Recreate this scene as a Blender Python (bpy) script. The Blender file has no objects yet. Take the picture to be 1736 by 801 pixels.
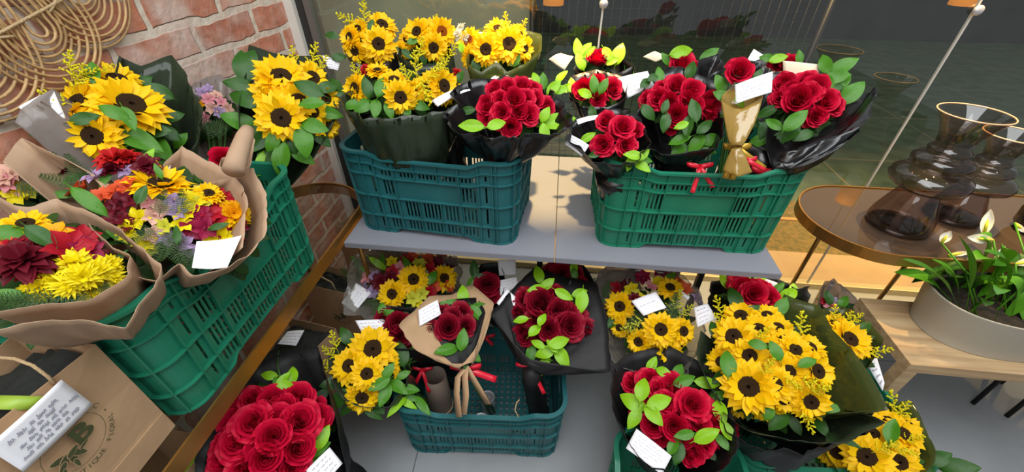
import bpy, bmesh, math, random
from mathutils import Vector, Matrix, noise
from mathutils.geometry import intersect_line_plane
random.seed(7)
R = random.random
PI = math.pi
SC = bpy.context.scene
COL = SC.collection
def V(*a): return Vector(a)
def rad(a): return math.radians(a)
def rr(a, b): return a + (b - a) * R()

# ------------------------------------------------------------------ camera
F, PITCH, YAW, CX, CY, EYE = 690.0, rad(37.6), rad(6.4), 868.0, 400.5, 1.53
FW = V(-math.sin(YAW) * math.cos(PITCH), math.cos(YAW) * math.cos(PITCH), -math.sin(PITCH))
RT = V(math.cos(YAW), math.sin(YAW), 0)
UP = RT.cross(FW)
CAM = V(0, 0, EYE)
cd = bpy.data.cameras.new('camera'); cam = bpy.data.objects.new('camera', cd); COL.objects.link(cam)
cd.sensor_width = 36; cd.lens = F / 1736 * 36; cd.clip_start = .02; cd.clip_end = 60
cam.matrix_world = Matrix.Translation(CAM) @ Matrix((RT, UP, -FW)).transposed().to_4x4()
SC.camera = cam
def ray(x, y): return FW + RT * ((x - CX) / F) + UP * ((CY - y) / F)
XW, YG = -1.07, 1.70            # brick wall and glass planes
def at_k(x, y, k):
    d = ray(x, y)
    P = CAM + d * k
    if P.x < XW + .055: P = CAM + d * ((XW + .055) / d.x)
    if P.y > YG - .02 and P.y < 4: P = CAM + d * ((YG - .02) / d.y)
    return P
def at_z(x, y, z): d = ray(x, y); return CAM + d * ((z - EYE) / d.z)
def at_y(x, y, yy): d = ray(x, y); return CAM + d * (yy / d.y)

# ------------------------------------------------------------------ objects
def link(o, parent=None):
    COL.objects.link(o)
    if parent is not None: o.parent = parent
    return o
def tag(o, label=None, cat=None, group=None, kind=None):
    if label: o['label'] = label
    if cat: o['category'] = cat
    if group: o['group'] = group
    if kind: o['kind'] = kind
    return o
def empty(name, loc, label=None, cat=None, group=None):
    o = bpy.data.objects.new(name, None); o.empty_display_size = .05
    o.location = loc; link(o); tag(o, label, cat, group); return o
def mesh_from(bm, name, smooth=True):
    me = bpy.data.meshes.new(name); bm.normal_update(); bm.to_mesh(me); bm.free()
    for p in me.polygons: p.use_smooth = smooth
    return me
def obj(name, me, mat=None, parent=None, loc=None, rot=None, scale=None):
    """link mesh as an object; loc is in world space (parents are unrotated)"""
    if isinstance(me, bmesh.types.BMesh): me = mesh_from(me, name)
    if mat is not None and len(me.materials) == 0: me.materials.append(mat)
    o = bpy.data.objects.new(name, me)
    off = V(0, 0, 0)
    p = parent
    while p is not None: off += p.location; p = p.parent
    m = Matrix.Translation(V(*loc) - off) if loc is not None else (Matrix.Translation(-off) if parent is not None else Matrix())
    if rot is not None: m = m @ rot.to_4x4()
    if scale is not None:
        s = (scale,) * 3 if not hasattr(scale, '__len__') else scale
        m = m @ Matrix.Diagonal((*s, 1))
    link(o, parent); o.matrix_basis = m
    return o
def frame(n, xdir=None, roll=None):
    n = n.normalized()
    if xdir is None:
        xdir = V(1, 0, 0) if abs(n.x) < .9 else V(0, 1, 0)
    x = (xdir - n * xdir.dot(n))
    if x.length < 1e-5: x = n.orthogonal()
    x.normalize(); y = n.cross(x)
    m = Matrix((x, y, n)).transposed()
    if roll is not None: m = m @ Matrix.Rotation(roll, 3, 'Z')
    return m

# ------------------------------------------------------------------ materials
def srgb(r, g, b):
    f = lambda c: (c / 255 / 12.92) if c / 255 <= .04045 else ((c / 255 + .055) / 1.055) ** 2.4
    return (f(r), f(g), f(b), 1)
MATS = {}
def mat(name, col, rough=.6, metal=0, spec=.5, var=0, vscale=20, bump=0, bscale=60, sheen=0, trans=0, sub=0, coat=0, col2=None, coords='Object', stretch=None):
    if name in MATS: return MATS[name]
    m = bpy.data.materials.new(name); m.use_nodes = True; MATS[name] = m
    N, L = m.node_tree.nodes, m.node_tree.links
    b = N['Principled BSDF']
    b.inputs['Base Color'].default_value = col; b.inputs['Roughness'].default_value = rough
    b.inputs['Metallic'].default_value = metal; b.inputs['Specular IOR Level'].default_value = spec
    b.inputs['Coat Weight'].default_value = coat
    b.inputs['Transmission Weight'].default_value = trans
    if sub:
        b.inputs['Subsurface Weight'].default_value = sub; b.inputs['Subsurface Radius'].default_value = (.01, .006, .003); b.inputs['Subsurface Scale'].default_value = .5
    tc = N.new('ShaderNodeTexCoord'); src = tc.outputs[coords]
    if stretch:
        mp = N.new('ShaderNodeMapping'); mp.inputs['Scale'].default_value = stretch; L.new(src, mp.inputs[0]); src = mp.outputs[0]
    if var or col2:
        n = N.new('ShaderNodeTexNoise'); n.inputs['Scale'].default_value = vscale; n.inputs['Detail'].default_value = 4; L.new(src, n.inputs['Vector'])
        r = N.new('ShaderNodeValToRGB'); L.new(n.outputs['Fac'], r.inputs[0])
        c2 = col2 if col2 else tuple(min(1, c * (1 + var)) for c in col[:3]) + (1,)
        c1 = col if col2 else tuple(c * (1 - var) for c in col[:3]) + (1,)
        r.color_ramp.elements[0].color = c1; r.color_ramp.elements[1].color = c2
        r.color_ramp.elements[0].position = .32; r.color_ramp.elements[1].position = .68
        L.new(r.outputs[0], b.inputs['Base Color'])
    if bump:
        n = N.new('ShaderNodeTexNoise'); n.inputs['Scale'].default_value = bscale; n.inputs['Detail'].default_value = 3; L.new(src, n.inputs['Vector'])
        bp = N.new('ShaderNodeBump'); bp.inputs['Strength'].default_value = bump; bp.inputs['Distance'].default_value = .01
        L.new(n.outputs['Fac'], bp.inputs['Height']); L.new(bp.outputs[0], b.inputs['Normal'])
    return m
def petal_mat(name, col, tl=.25, var=.15, rough=.55, vscale=30):
    """matte petal with a little light through it"""
    if name in MATS: return MATS[name]
    m = mat(name, col, rough=rough, spec=.3, var=var, vscale=vscale)
    N, L = m.node_tree.nodes, m.node_tree.links
    b = N['Principled BSDF']; t = N.new('ShaderNodeBsdfTranslucent'); mx = N.new('ShaderNodeMixShader')
    t.inputs[0].default_value = col; mx.inputs[0].default_value = tl
    L.new(b.outputs[0], mx.inputs[1]); L.new(t.outputs[0], mx.inputs[2]); L.new(mx.outputs[0], N['Material Output'].inputs[0])
    return m
def sheet_mat(name, tint, alpha, rough=.15, ior=1.5, body=None, bump=0, bscale=30):
    """thin transparent sheet: tinted see-through, mirror sheen by Fresnel, part solid body colour"""
    if name in MATS: return MATS[name]
    m = bpy.data.materials.new(name); m.use_nodes = True; MATS[name] = m
    N, L = m.node_tree.nodes, m.node_tree.links
    for n in list(N):
        if n.type != 'OUTPUT_MATERIAL': N.remove(n)
    out = [n for n in N][0]
    tr = N.new('ShaderNodeBsdfTransparent'); tr.inputs[0].default_value = tint
    gl = N.new('ShaderNodeBsdfGlossy'); gl.inputs['Roughness'].default_value = rough
    lw = N.new('ShaderNodeLayerWeight'); lw.inputs[0].default_value = .5
    pw = N.new('ShaderNodeMath'); pw.operation = 'POWER'; pw.inputs[1].default_value = 5; L.new(lw.outputs['Facing'], pw.inputs[0])
    f0 = ((ior - 1) / (ior + 1)) ** 2
    fr = N.new('ShaderNodeMath'); fr.operation = 'MULTIPLY_ADD'; fr.inputs[1].default_value = 1 - f0; fr.inputs[2].default_value = f0; L.new(pw.outputs[0], fr.inputs[0])
    base = tr.outputs[0]
    if body:
        df = N.new('ShaderNodeBsdfDiffuse'); df.inputs[0].default_value = body
        m1 = N.new('ShaderNodeMixShader'); m1.inputs[0].default_value = alpha
        L.new(base, m1.inputs[1]); L.new(df.outputs[0], m1.inputs[2]); base = m1.outputs[0]
    mx = N.new('ShaderNodeMixShader'); L.new(fr.outputs[0], mx.inputs[0]); L.new(base, mx.inputs[1]); L.new(gl.outputs[0], mx.inputs[2])
    L.new(mx.outputs[0], out.inputs[0])
    if bump:
        tc = N.new('ShaderNodeTexCoord')
        n = N.new('ShaderNodeTexNoise'); n.inputs['Scale'].default_value = bscale; L.new(tc.outputs['Object'], n.inputs['Vector'])
        bp = N.new('ShaderNodeBump'); bp.inputs['Strength'].default_value = bump; bp.inputs['Distance'].default_value = .01
        L.new(n.outputs['Fac'], bp.inputs['Height']); L.new(bp.outputs[0], gl.inputs['Normal']); L.new(bp.outputs[0], lw.inputs['Normal'])
    return m

M_GREEN = mat('crate_green', srgb(28, 116, 88), rough=.42, var=.12, vscale=9, bump=.08, bscale=90)
M_TEAL = mat('crate_teal', srgb(32, 92, 95), rough=.42, var=.12, vscale=9, bump=.08, bscale=90)
M_SUN = petal_mat('sunflower_yellow', srgb(255, 206, 4), tl=.28, var=.08)
M_DISC = mat('sunflower_disc', srgb(52, 34, 20), rough=.9, spec=.2, col2=srgb(84, 60, 30), vscale=220, bump=.8, bscale=400)
M_DISCO = mat('sunflower_disc_orange', srgb(150, 70, 10), rough=.9, spec=.2, col2=srgb(190, 100, 16), vscale=220, bump=.8, bscale=400)
M_ROSE = petal_mat('rose_red', srgb(200, 4, 52), tl=.14, var=.3, rough=.6)
M_ROSE_DIM = petal_mat('rose_dim_light', srgb(140, 6, 36), tl=.14, var=.3, rough=.6)  # darker copy of the rose red, dim light on the floor row put into colour
PET = dict(y=petal_mat('bloom_yellow', srgb(236, 218, 10)), o=petal_mat('bloom_orange', srgb(222, 92, 50)), r=petal_mat('bloom_red', srgb(178, 20, 40)),
           d=petal_mat('bloom_dark_red', srgb(104, 14, 32)), p=petal_mat('bloom_pink', srgb(226, 150, 160)), v=petal_mat('bloom_lilac', srgb(176, 150, 190)),
           w=petal_mat('bloom_white', srgb(245, 242, 225)), m=petal_mat('bloom_magenta', srgb(150, 24, 66)), g=petal_mat('bloom_lime', srgb(206, 206, 60)),
           a=petal_mat('bloom_amber', srgb(240, 170, 8)), s=petal_mat('bloom_blush', srgb(222, 176, 156)), c=petal_mat('bloom_scarlet', srgb(196, 34, 36)))
M_GOLD = petal_mat('goldenrod_yellow', srgb(222, 212, 28), tl=.15)
LEAF = dict(l=petal_mat('leaf_lime', srgb(140, 196, 30), tl=.25, var=.12, rough=.35), d=petal_mat('leaf_dark', srgb(44, 88, 22), tl=.15, var=.2, rough=.4),
            m=petal_mat('leaf_mid', srgb(72, 130, 28), tl=.2, var=.15, rough=.38))
M_FOL = petal_mat('foliage_dark', srgb(38, 70, 22), tl=.12, var=.35, rough=.5, vscale=25)
M_FERN = petal_mat('fern_green', srgb(58, 84, 40), tl=.12, var=.3)
M_STEM = mat('stem_green', srgb(62, 104, 40), rough=.5, var=.2)
M_KRAFT = mat('kraft_paper', srgb(174, 142, 108), rough=.8, spec=.25, var=.07, vscale=14, bump=.15, bscale=40)
M_KRAFT2 = mat('kraft_wrap', srgb(166, 138, 112), rough=.7, spec=.3, var=.06, vscale=14, bump=.15, bscale=30)
M_BLACK = mat('black_cellophane', srgb(16, 15, 16), rough=.28, spec=.6, bump=.35, bscale=14)
M_BLACKM = mat('black_paper', srgb(20, 19, 20), rough=.55, spec=.35, bump=.1, bscale=30)
M_GREENW = sheet_mat('green_sheet', srgb(158, 168, 104), .40, rough=.12, ior=1.38, body=srgb(92, 102, 52), bump=.3, bscale=12)
M_DGREENW = sheet_mat('dark_green_sheet', srgb(110, 120, 92), .70, rough=.15, ior=1.38, body=srgb(52, 62, 46), bump=.3, bscale=12)
M_CLEAR = sheet_mat('clear_cellophane', srgb(240, 240, 236), .2, rough=.08, ior=1.4, body=srgb(170, 165, 158), bump=.6, bscale=25)
M_GREYW = sheet_mat('grey_mesh_wrap', srgb(220, 214, 208), .5, rough=.2, ior=1.4, body=srgb(150, 140, 134), bump=.6, bscale=25)
M_GOLDW = sheet_mat('gold_film', srgb(214, 190, 120), .55, rough=.15, ior=1.8, body=srgb(176, 146, 70), bump=.4, bscale=25)
M_RIB = mat('ribbon_red', srgb(206, 22, 46), rough=.35, spec=.6)
M_RIBG = mat('ribbon_gold', srgb(190, 150, 50), rough=.3, metal=.5)
M_RIBL = mat('ribbon_lime', srgb(142, 172, 56), rough=.45)
M_CARD = mat('card_white', srgb(236, 236, 240), rough=.75, spec=.2)
M_CARDC = mat('card_cream', srgb(244, 226, 196), rough=.75, spec=.2)
M_INK = mat('ink_grey', srgb(158, 158, 172), rough=.8)
M_PRINT = mat('print_green', srgb(62, 68, 36), rough=.8)
M_BRASS = mat('brass', srgb(176, 132, 70), rough=.32, metal=.85, var=.06)
M_SHELF = mat('shelf_grey', srgb(128, 130, 139), rough=.35, spec=.45, var=.02, vscale=6)
M_BSTEEL = mat('black_steel', srgb(30, 29, 28), rough=.45, metal=.3)
M_TIN = mat('tin', srgb(206, 206, 208), rough=.3, metal=.6)
M_POT = mat('pot_grey', srgb(168, 162, 146), rough=.5)
M_WHITEF = mat('frame_white', srgb(212, 208, 198), rough=.5)
M_ALU = mat('frame_aluminium', srgb(120, 122, 118), rough=.35, metal=.6)
M_DARKF = mat('frame_dark', srgb(40, 40, 38), rough=.5)
M_RATTAN = mat('rattan', srgb(176, 142, 96), rough=.55, var=.2, vscale=35, bump=.2, bscale=150)
M_TWINE = mat('twine', srgb(176, 150, 112), rough=.8, bump=.5, bscale=300)
M_TISSUE = mat('black_tissue', srgb(24, 28, 24), rough=.8, bump=.4, bscale=40)

# ------------------------------------------------------------------ mesh helpers
def add_box(bm, c, s, m=None):
    r = bmesh.ops.create_cube(bm, size=1)['verts']
    for v in r:
        v.co = V(v.co.x * s[0], v.co.y * s[1], v.co.z * s[2]) + V(*c)
        if m: v.co = m @ v.co
    return r
def add_tube(bm, pts, r, seg=8, closed=False, cap=True):
    pts = [V(*p) for p in pts]; n = len(pts); rings = []
    up = None
    for i, p in enumerate(pts):
        a = pts[(i - 1) % n] if (closed or i > 0) else p
        b = pts[(i + 1) % n] if (closed or i < n - 1) else p
        t = (b - a).normalized()
        if up is None: up = t.orthogonal().normalized()
        up = (up - t * up.dot(t)).normalized(); s = t.cross(up)
        ri = r[i] if hasattr(r, '__len__') else r
        rings.append([bm.verts.new(p + (up * math.cos(2 * PI * k / seg) + s * math.sin(2 * PI * k / seg)) * ri) for k in range(seg)])
    m = n if closed else n - 1
    for i in range(m):
        A, B = rings[i], rings[(i + 1) % n]
        for k in range(seg): bm.faces.new((A[k], A[(k + 1) % seg], B[(k + 1) % seg], B[k]))
    if cap and not closed:
        bm.faces.new(rings[0][::-1]); bm.faces.new(rings[-1])
def add_grid(bm, pts):
    """pts[i][j] -> quads"""
    vs = [[bm.verts.new(p) for p in row] for row in pts]
    for i in range(len(vs) - 1):
        for j in range(len(vs[0]) - 1):
            bm.faces.new((vs[i][j], vs[i][j + 1], vs[i + 1][j + 1], vs[i + 1][j]))
    return vs
def add_ribbon(bm, pts, width, wdir):
    """flat strip along pts, width along wdir(list or vector)"""
    rows = []
    for i, p in enumerate(pts):
        w = wdir[i] if isinstance(wdir, list) else wdir
        rows.append([V(*p) - w * width / 2, V(*p) + w * width / 2])
    add_grid(bm, rows)
def stroke(bm, pts, w, n):
    rows = []
    for i, p in enumerate(pts):
        t = (pts[min(i + 1, len(pts) - 1)] - pts[max(i - 1, 0)]).normalized(); sd = t.cross(n).normalized() * (w / 2)
        rows.append([p - sd, p + sd])
    if len(rows) > 1: add_grid(bm, rows)
def solid(bm, t):
    """give a sheet thickness: second skin along the vertex normals, sewn at the borders"""
    bmesh.ops.recalc_face_normals(bm, faces=bm.faces); bm.normal_update()
    fs = bm.faces[:]; vs = bm.verts[:]
    bd = [(e.verts[0], e.verts[1]) for e in bm.edges if len(e.link_faces) == 1]
    cp = {v: bm.verts.new(v.co - v.normal * t) for v in vs}
    for f in fs: bm.faces.new([cp[v] for v in reversed(f.verts)])
    for p, q in bd:
        try: bm.faces.new((p, q, cp[q], cp[p]))
        except ValueError: pass
    bmesh.ops.recalc_face_normals(bm, faces=bm.faces)
def add_lathe(bm, prof, seg=48, sx=1, sy=1):
    rings = [[bm.verts.new((r * math.cos(2 * PI * k / seg) * sx, r * math.sin(2 * PI * k / seg) * sy, z)) for k in range(seg)] for r, z in prof]
    for A, B in zip(rings, rings[1:]):
        for k in range(seg): bm.faces.new((A[k], A[(k + 1) % seg], B[(k + 1) % seg], B[k]))
    return rings
def smooth01(t): t = max(0, min(1, t)); return t * t * (3 - 2 * t)

# ------------------------------------------------------------------ flower meshes (unit radius, facing +Z)
def add_petal(bm, ang, L, W, r0, z0, lift, curl, tip=.6, cup=.15, nu=4, nv=6, twist=0):
    rows = []
    ca, sa = math.cos(ang), math.sin(ang)
    for j in range(nv + 1):
        v = j / nv
        w = W * (math.sin(PI * min(1, (v * .86 + .10))) ** .75) * (1 - .0 * v)
        if v > tip: w *= max(.04, 1 - ((v - tip) / (1 - tip)) ** 1.6)
        x = r0 + L * v
        z = z0 + lift * v + curl * v * v
        row = []
        for i in range(nu + 1):
            u = i / nu * 2 - 1
            y = u * w
            zz = z + cup * w * u * u + twist * u * w * v
            row.append(V(x * ca - y * sa, x * sa + y * ca, zz))
        rows.append(row)
    add_grid(bm, rows)
def m_sun_petals(seed, close=0):
    rnd = random.Random(seed); bm = bmesh.new()
    for n, L0, L1, W0, W1, z, l0, l1, c0, c1 in ((20, .66, .80, .155, .205, -.06, -.06, .10, -.24, -.04), (17, .54, .70, .14, .19, -.01, .04, .20, -.22, .03), (12, .36, .5, .11, .14, .03, .2, .38, -.1, .1)):
        for i in range(n):
            add_petal(bm, 2 * PI * (i + rnd.uniform(-.35, .35)) / n, rnd.uniform(L0, L1), rnd.uniform(W0, W1), .27, z, rnd.uniform(l0, l1) + close, rnd.uniform(c0, c1), tip=.66, cup=.3, nu=3, twist=rnd.uniform(-.4, .4))
    return mesh_from(bm, 'sunflower_petals')
def m_disc():
    bm = bmesh.new()
    prof = [(.0, .10), (.06, .10), (.11, .085), (.15, .10), (.22, .125), (.30, .12), (.365, .08), (.39, .0), (.26, -.1)]
    r = add_lathe(bm, prof[1:], 26); bm.faces.new(r[0])
    for v in bm.verts: v.co.z += .018 * noise.noise(v.co * 14)
    return mesh_from(bm, 'sunflower_disc')
def m_rose(seed, opened=1.0):
    rnd = random.Random(seed); bm = bmesh.new()
    N = 34
    for i in range(N):
        t = i / (N - 1)
        a = i * 2.39996 + rnd.uniform(-.15, .15)
        Rm = .03 + .58 * t ** .95
        w = 2.1 - 1.5 * t ** .6 + rnd.uniform(-.08, .08)
        ht = .42 - .34 * t ** 1.8 * opened + rnd.uniform(-.03, .03)
        fl = .01 + .24 * max(0, (t - .35) / .65) ** 1.5 * opened
        rows = []; nv, nu = 8, 8
        tw = rnd.uniform(.02, .07)
        for j in range(nv + 1):
            v = j / nv; row = []
            for q in range(nu + 1):
                u = q / nu * 2 - 1
                ang = a + u * w * (.4 + .6 * math.sin(PI * min(v * .8 + .1, .5)))
                top = ht - .20 * abs(u) ** 1.8 + .10 * t * max(0, 1 - abs(u) * 2.2)
                z = -.55 + (top + .55) * v
                q_ = Rm * (.40 + .60 * math.sin(PI / 2 * min(1, v * 1.2))) + fl * smooth01((v - .5) / .5) + tw * u
                e = smooth01((v - .80) / .2)
                q_ += (.015 + .075 * t ** 1.5) * e * opened; z -= (.03 + .11 * t) * e * opened * (1 - .4 * abs(u))
                row.append(V(q_ * math.cos(ang), q_ * math.sin(ang), z + .012 * math.sin(u * 5 + i)))
            rows.append(row)
        add_grid(bm, rows)
    return mesh_from(bm, 'rose_petals')
def m_lily(seed):
    rnd = random.Random(seed); bm = bmesh.new()
    for i in range(6):
        add_petal(bm, 2 * PI * i / 6 + rnd.uniform(-.12, .12), rnd.uniform(.85, 1.0), .34 if i % 2 else .27, .04, -.35, .62 + rnd.uniform(-.1, .2), -.32 + rnd.uniform(-.2, .1), tip=.6, cup=.35, nu=3)
    for i in range(5):
        a = rnd.uniform(0, 6.28)
        add_tube(bm, [(0, 0, -.3), (.12 * math.cos(a), .12 * math.sin(a), .1), (.25 * math.cos(a), .25 * math.sin(a), .3)], .018, 4)
    return mesh_from(bm, 'lily_petals')
def m_mum(seed, n1=22, wide=.11):
    rnd = random.Random(seed); bm = bmesh.new()
    for L, n, lift, z in ((.95, n1, .05, -.1), (.75, n1 - 4, .28, -.03), (.5, n1 - 9, .42, .04), (.28, 7, .45, .1)):
        for i in range(n):
            add_petal(bm, 2 * PI * (i + rnd.uniform(-.4, .4)) / n, L * rnd.uniform(.9, 1.05), wide * rnd.uniform(.85, 1.2), .04, z, lift + rnd.uniform(-.1, .12), rnd.uniform(-.25, .0), tip=.65, cup=.6, nu=2, nv=4)
    return mesh_from(bm, 'bloom_petals')
def m_leaf(w, fold=.18, bend=-.22, seed=0):
    """unit length along +X from 0, normal +Z"""
    bm = bmesh.new(); rows = []
    for j in range(11):
        v = j / 10
        hw = w * (math.sin(PI * v ** .85) ** .8) * .5 if 0 < v < 1 else .004
        row = []
        for i in range(7):
            u = i / 3 - 1
            wav = .02 * math.sin(v * 9 + seed + u * 2) * abs(u)
            row.append(V(v - .5, u * hw, fold * abs(u) * hw * 1.3 + bend * (v - .4) ** 2 + wav + .012 * math.cos(u * PI)))
        rows.append(row)
    add_grid(bm, rows)
    add_tube(bm, [(-.68, 0, bend * .4), (-.5, 0, bend * .16), (.2, 0, bend * .04 + .004)], [.016, .016, .006], 5)
    return mesh_from(bm, 'leaf_blade')
def m_goldenrod(seed, n=13):
    """unit length along +X"""
    rnd = random.Random(seed); bm = bmesh.new()
    add_tube(bm, [(-.5, 0, 0), (0, .02, .02), (.5, 0, .03)], [.012, .01, .005], 5)
    for i in range(n):
        t = i / (n - 1); x = -.25 + .74 * t; L = .26 * (1 - t) ** .7 + .05
        a = i * 2.4
        d = V(.55, math.cos(a), math.sin(a)).normalized()
        m = max(3, int(9 * (1 - t * .5)))
        for q in range(m):
            p = V(x, 0, .02) + d * L * (q + 1) / m + V(rnd.uniform(-.02, .02), rnd.uniform(-.02, .02), rnd.uniform(-.02, .02))
            s = rnd.uniform(.026, .042)
            r = bmesh.ops.create_icosphere(bm, subdivisions=1, radius=s, matrix=Matrix.Translation(p))
    return mesh_from(bm, 'goldenrod')
def m_fern(seed):
    rnd = random.Random(seed); bm = bmesh.new()
    add_tube(bm, [(-.5, 0, 0), (.5, 0, .05)], .01, 4)
    for i in range(12):
        t = i / 11; x = -.35 + .8 * t
        for s in (1, -1):
            L = .3 * (1 - t) + .08
            for q in range(3):
                a = s * (.5 + .35 * q)
                add_ribbon(bm, [(x, 0, .02), (x + L * math.cos(a) * .7, L * math.sin(a), .04 + .1 * rnd.random())], .013, V(-math.sin(a), math.cos(a), 0))
    return mesh_from(bm, 'fern')
SUNS = [m_sun_petals(1), m_sun_petals(2), m_sun_petals(3, .1)]
SUNSIDE = m_sun_petals(4, .25)
DISC = m_disc()
ROSES = [m_rose(1), m_rose(2), m_rose(3, .8), m_rose(4, .65)]
LILY = [m_lily(1), m_lily(2), m_lily(3)]
MUM = [m_mum(1), m_mum(2, 18, .14)]
DAHL = m_mum(3, 16, .2)
LEAVES = [m_leaf(.52, seed=0), m_leaf(.56, bend=-.35, seed=2), m_leaf(.48, fold=.3, bend=-.1, seed=4)]
LEAFN = [m_leaf(.34, seed=1), m_leaf(.30, bend=-.4, seed=3)]
GOLDR = [m_goldenrod(1), m_goldenrod(2)]
FERN = m_fern(1)
_cache = {}
def withmat(me, m):
    k = (me.name, m.name)
    if k not in _cache:
        c = me.copy(); c.materials.clear(); c.materials.append(m); _cache[k] = c
    return _cache[k]

# ------------------------------------------------------------------ bouquets
class Bouquet:
    def __init__(s, name, label, px, py, z=None, k=None, y=None, base=None, tie=.5, up=.6, Rc=.14, rad=70, group=None, sup=0.0):
        d = ray(px, py)
        if k is None: k = (z - EYE) / d.z if z is not None else y / d.y
        s.c = at_k(px, py, k); s.px, s.py = px, py
        s.n = (-d.normalized() + V(0, 0, up)).normalized()
        s.Rc = Rc; s.rad = rad
        if base is None: base = (s.c.x, s.c.y + .03, sup)
        s.base = V(*base)
        s.tie = s.c.lerp(s.base, tie)
        s.e = empty(name, s.base, label, 'bouquet', group)
        s.k0 = k
    def k(s, x, y, dome=True):
        d = ray(x, y)
        den = d.dot(s.n)
        k = (s.c - CAM).dot(s.n) / den if abs(den) > .15 else s.k0
        k = max(s.k0 * .72, min(s.k0 * 1.35, k))
        if dome:
            r = (CAM + d * k - s.c).length
            k += min(.09, r * r / (2 * s.Rc)) * 1.0
        return k
    def pt(s, x, y, dk=0, dome=True): return at_k(x, y, s.k(x, y, dome) + dk)
    def nrm(s, x, y, tilt=None, amt=1.0):
        P = s.pt(x, y); to = (CAM - P).normalized()
        if tilt is None: tilt = ((x - s.px) / s.rad * .8, (y - s.py) / s.rad * .8)
        n = to * .9 + V(0, 0, .28) + RT * tilt[0] * amt - UP * tilt[1] * amt
        return n.normalized()
    def sun(s, spec):
        for q in spec:
            x, y, sz = q[:3]; dk = q[3] if len(q) > 3 else 0; tl = q[4] if len(q) > 4 else None; om = q[5] if len(q) > 5 else M_DISC
            P = s.pt(x, y, dk); sc = sz * (P - CAM).dot(FW) / F / 2 * 1.07
            rot = frame(s.nrm(x, y, tl), None, rr(0, 6))
            o = obj('sunflower', withmat(random.choice(SUNS), M_SUN), None, s.e, P, rot, sc)
            d = bpy.data.objects.new('disc', withmat(DISC, om)); link(d, o)
    def rose(s, spec, m=M_ROSE):
        for q in spec:
            x, y, sz = q[:3]; dk = q[3] if len(q) > 3 else 0; tl = q[4] if len(q) > 4 else None
            P = s.pt(x, y, dk); sc = sz * (P - CAM).dot(FW) / F / 2 * 1.2
            obj('rose', withmat(random.choice(ROSES), m), None, s.e, P, frame(s.nrm(x, y, tl, .9), None, rr(0, 6)), sc)
    def bloom(s, spec, kind='lily'):
        for q in spec:
            c, x, y, sz = q[:4]; dk = q[4] if len(q) > 4 else 0
            P = s.pt(x, y, dk); sc = sz * (P - CAM).dot(FW) / F / 2 * 1.1
            me = {'lily': LILY, 'mum': MUM, 'dahlia': [DAHL]}[kind]
            nm = {'lily': 'alstroemeria', 'mum': 'chrysanthemum', 'dahlia': 'dahlia'}[kind]
            n = s.nrm(x, y, None) + V(rr(-.35, .35), rr(-.35, .35), rr(-.2, .3))
            obj(nm, withmat(random.choice(me), PET[c]), None, s.e, P, frame(n, None, rr(0, 6)), sc)
    def leaf(s, spec):
        for q in spec:
            x, y, ln, ang, c = q[:5]; dk = q[5] if len(q) > 5 else -.012; narrow = len(q) > 6
            P = s.pt(x, y, dk); sc = ln * (P - CAM).dot(FW) / F
            a = rad(ang); xd = RT * math.cos(a) + UP * math.sin(a)
            n = (CAM - P).normalized() + V(rr(-.3, .3), rr(-.3, .3), .35)
            obj('leaf', withmat(random.choice(LEAFN if narrow else LEAVES), LEAF[c]), None, s.e, P, frame(n, xd), sc)
    def rod(s, spec, me=None, m=M_GOLD, nm='goldenrod_sprig'):
        for q in spec:
            x, y, ln, ang = q[:4]; dk = q[4] if len(q) > 4 else -.01
            P = s.pt(x, y, dk); sc = ln * (P - CAM).dot(FW) / F
            a = rad(ang); xd = RT * math.cos(a) + UP * math.sin(a)
            obj(nm, withmat(me or random.choice(GOLDR), m), None, s.e, P, frame((CAM - P).normalized() + V(0, 0, .3), xd, None), sc)
    def fern(s, spec): s.rod(spec, FERN, M_FERN, 'fern_sprig')
    def foliage(s, r=None, n=34, m=None, leaf=.05, dk=.035):
        """dark greenery filling the bunch under the heads, one part"""
        r = r or s.rad * s.k0 / F
        bm = bmesh.new(); t = LEAVES[0]
        ax = s.n; fr_ = frame(ax)
        for i in range(n):
            a = rr(0, 2 * PI); q = math.sqrt(R()) * r
            d = fr_ @ V(math.cos(a), math.sin(a), 0)
            P = s.c + d * q - ax * (dk + q * q / (2 * s.Rc) + rr(0, .03))
            if P.x < XW + .03: P.x = XW + .03
            xd = d + ax * rr(-.2, .7)
            f = frame(ax + d * rr(0, .9) + V(rr(-.4, .4), rr(-.4, .4), rr(-.3, .3)), xd)
            M = Matrix.Translation(P) @ f.to_4x4() @ Matrix.Diagonal((leaf * rr(.8, 1.5),) * 3 + (1,))
            vs = [bm.verts.new(M @ v.co) for v in t.vertices]
            for p in t.polygons: bm.faces.new([vs[k] for k in p.vertices])
        obj('foliage', bm, m or M_FOL, s.e)
    def stems(s, n=9, r0=.012, wrapped=None, rb=.02, m=None):
        bm = bmesh.new()
        if wrapped:
            ax = (s.base - s.tie)
            prof = [s.tie.lerp(s.base, q / 6) for q in range(7)]
            add_tube(bm, prof, [rb * (.8 + .2 * abs(math.sin(q * 1.9)) + .03 * q) for q in range(7)], 14)
            obj('stem_sleeve', bm, wrapped, s.e)
            return
        for i in range(n):
            a = 2 * PI * i / n + rr(-.3, .3)
            q = rr(.5, 1) * r0
            o = V(math.cos(a), math.sin(a), 0)
            add_tube(bm, [s.c + frame(s.n) @ (o * q * 3) - s.n * .04, s.tie + o * q * .8, s.base + o * q * 1.6 + V(0, 0, .004)], .0028, 5)
        obj('stems', bm, m or M_STEM, s.e)
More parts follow.
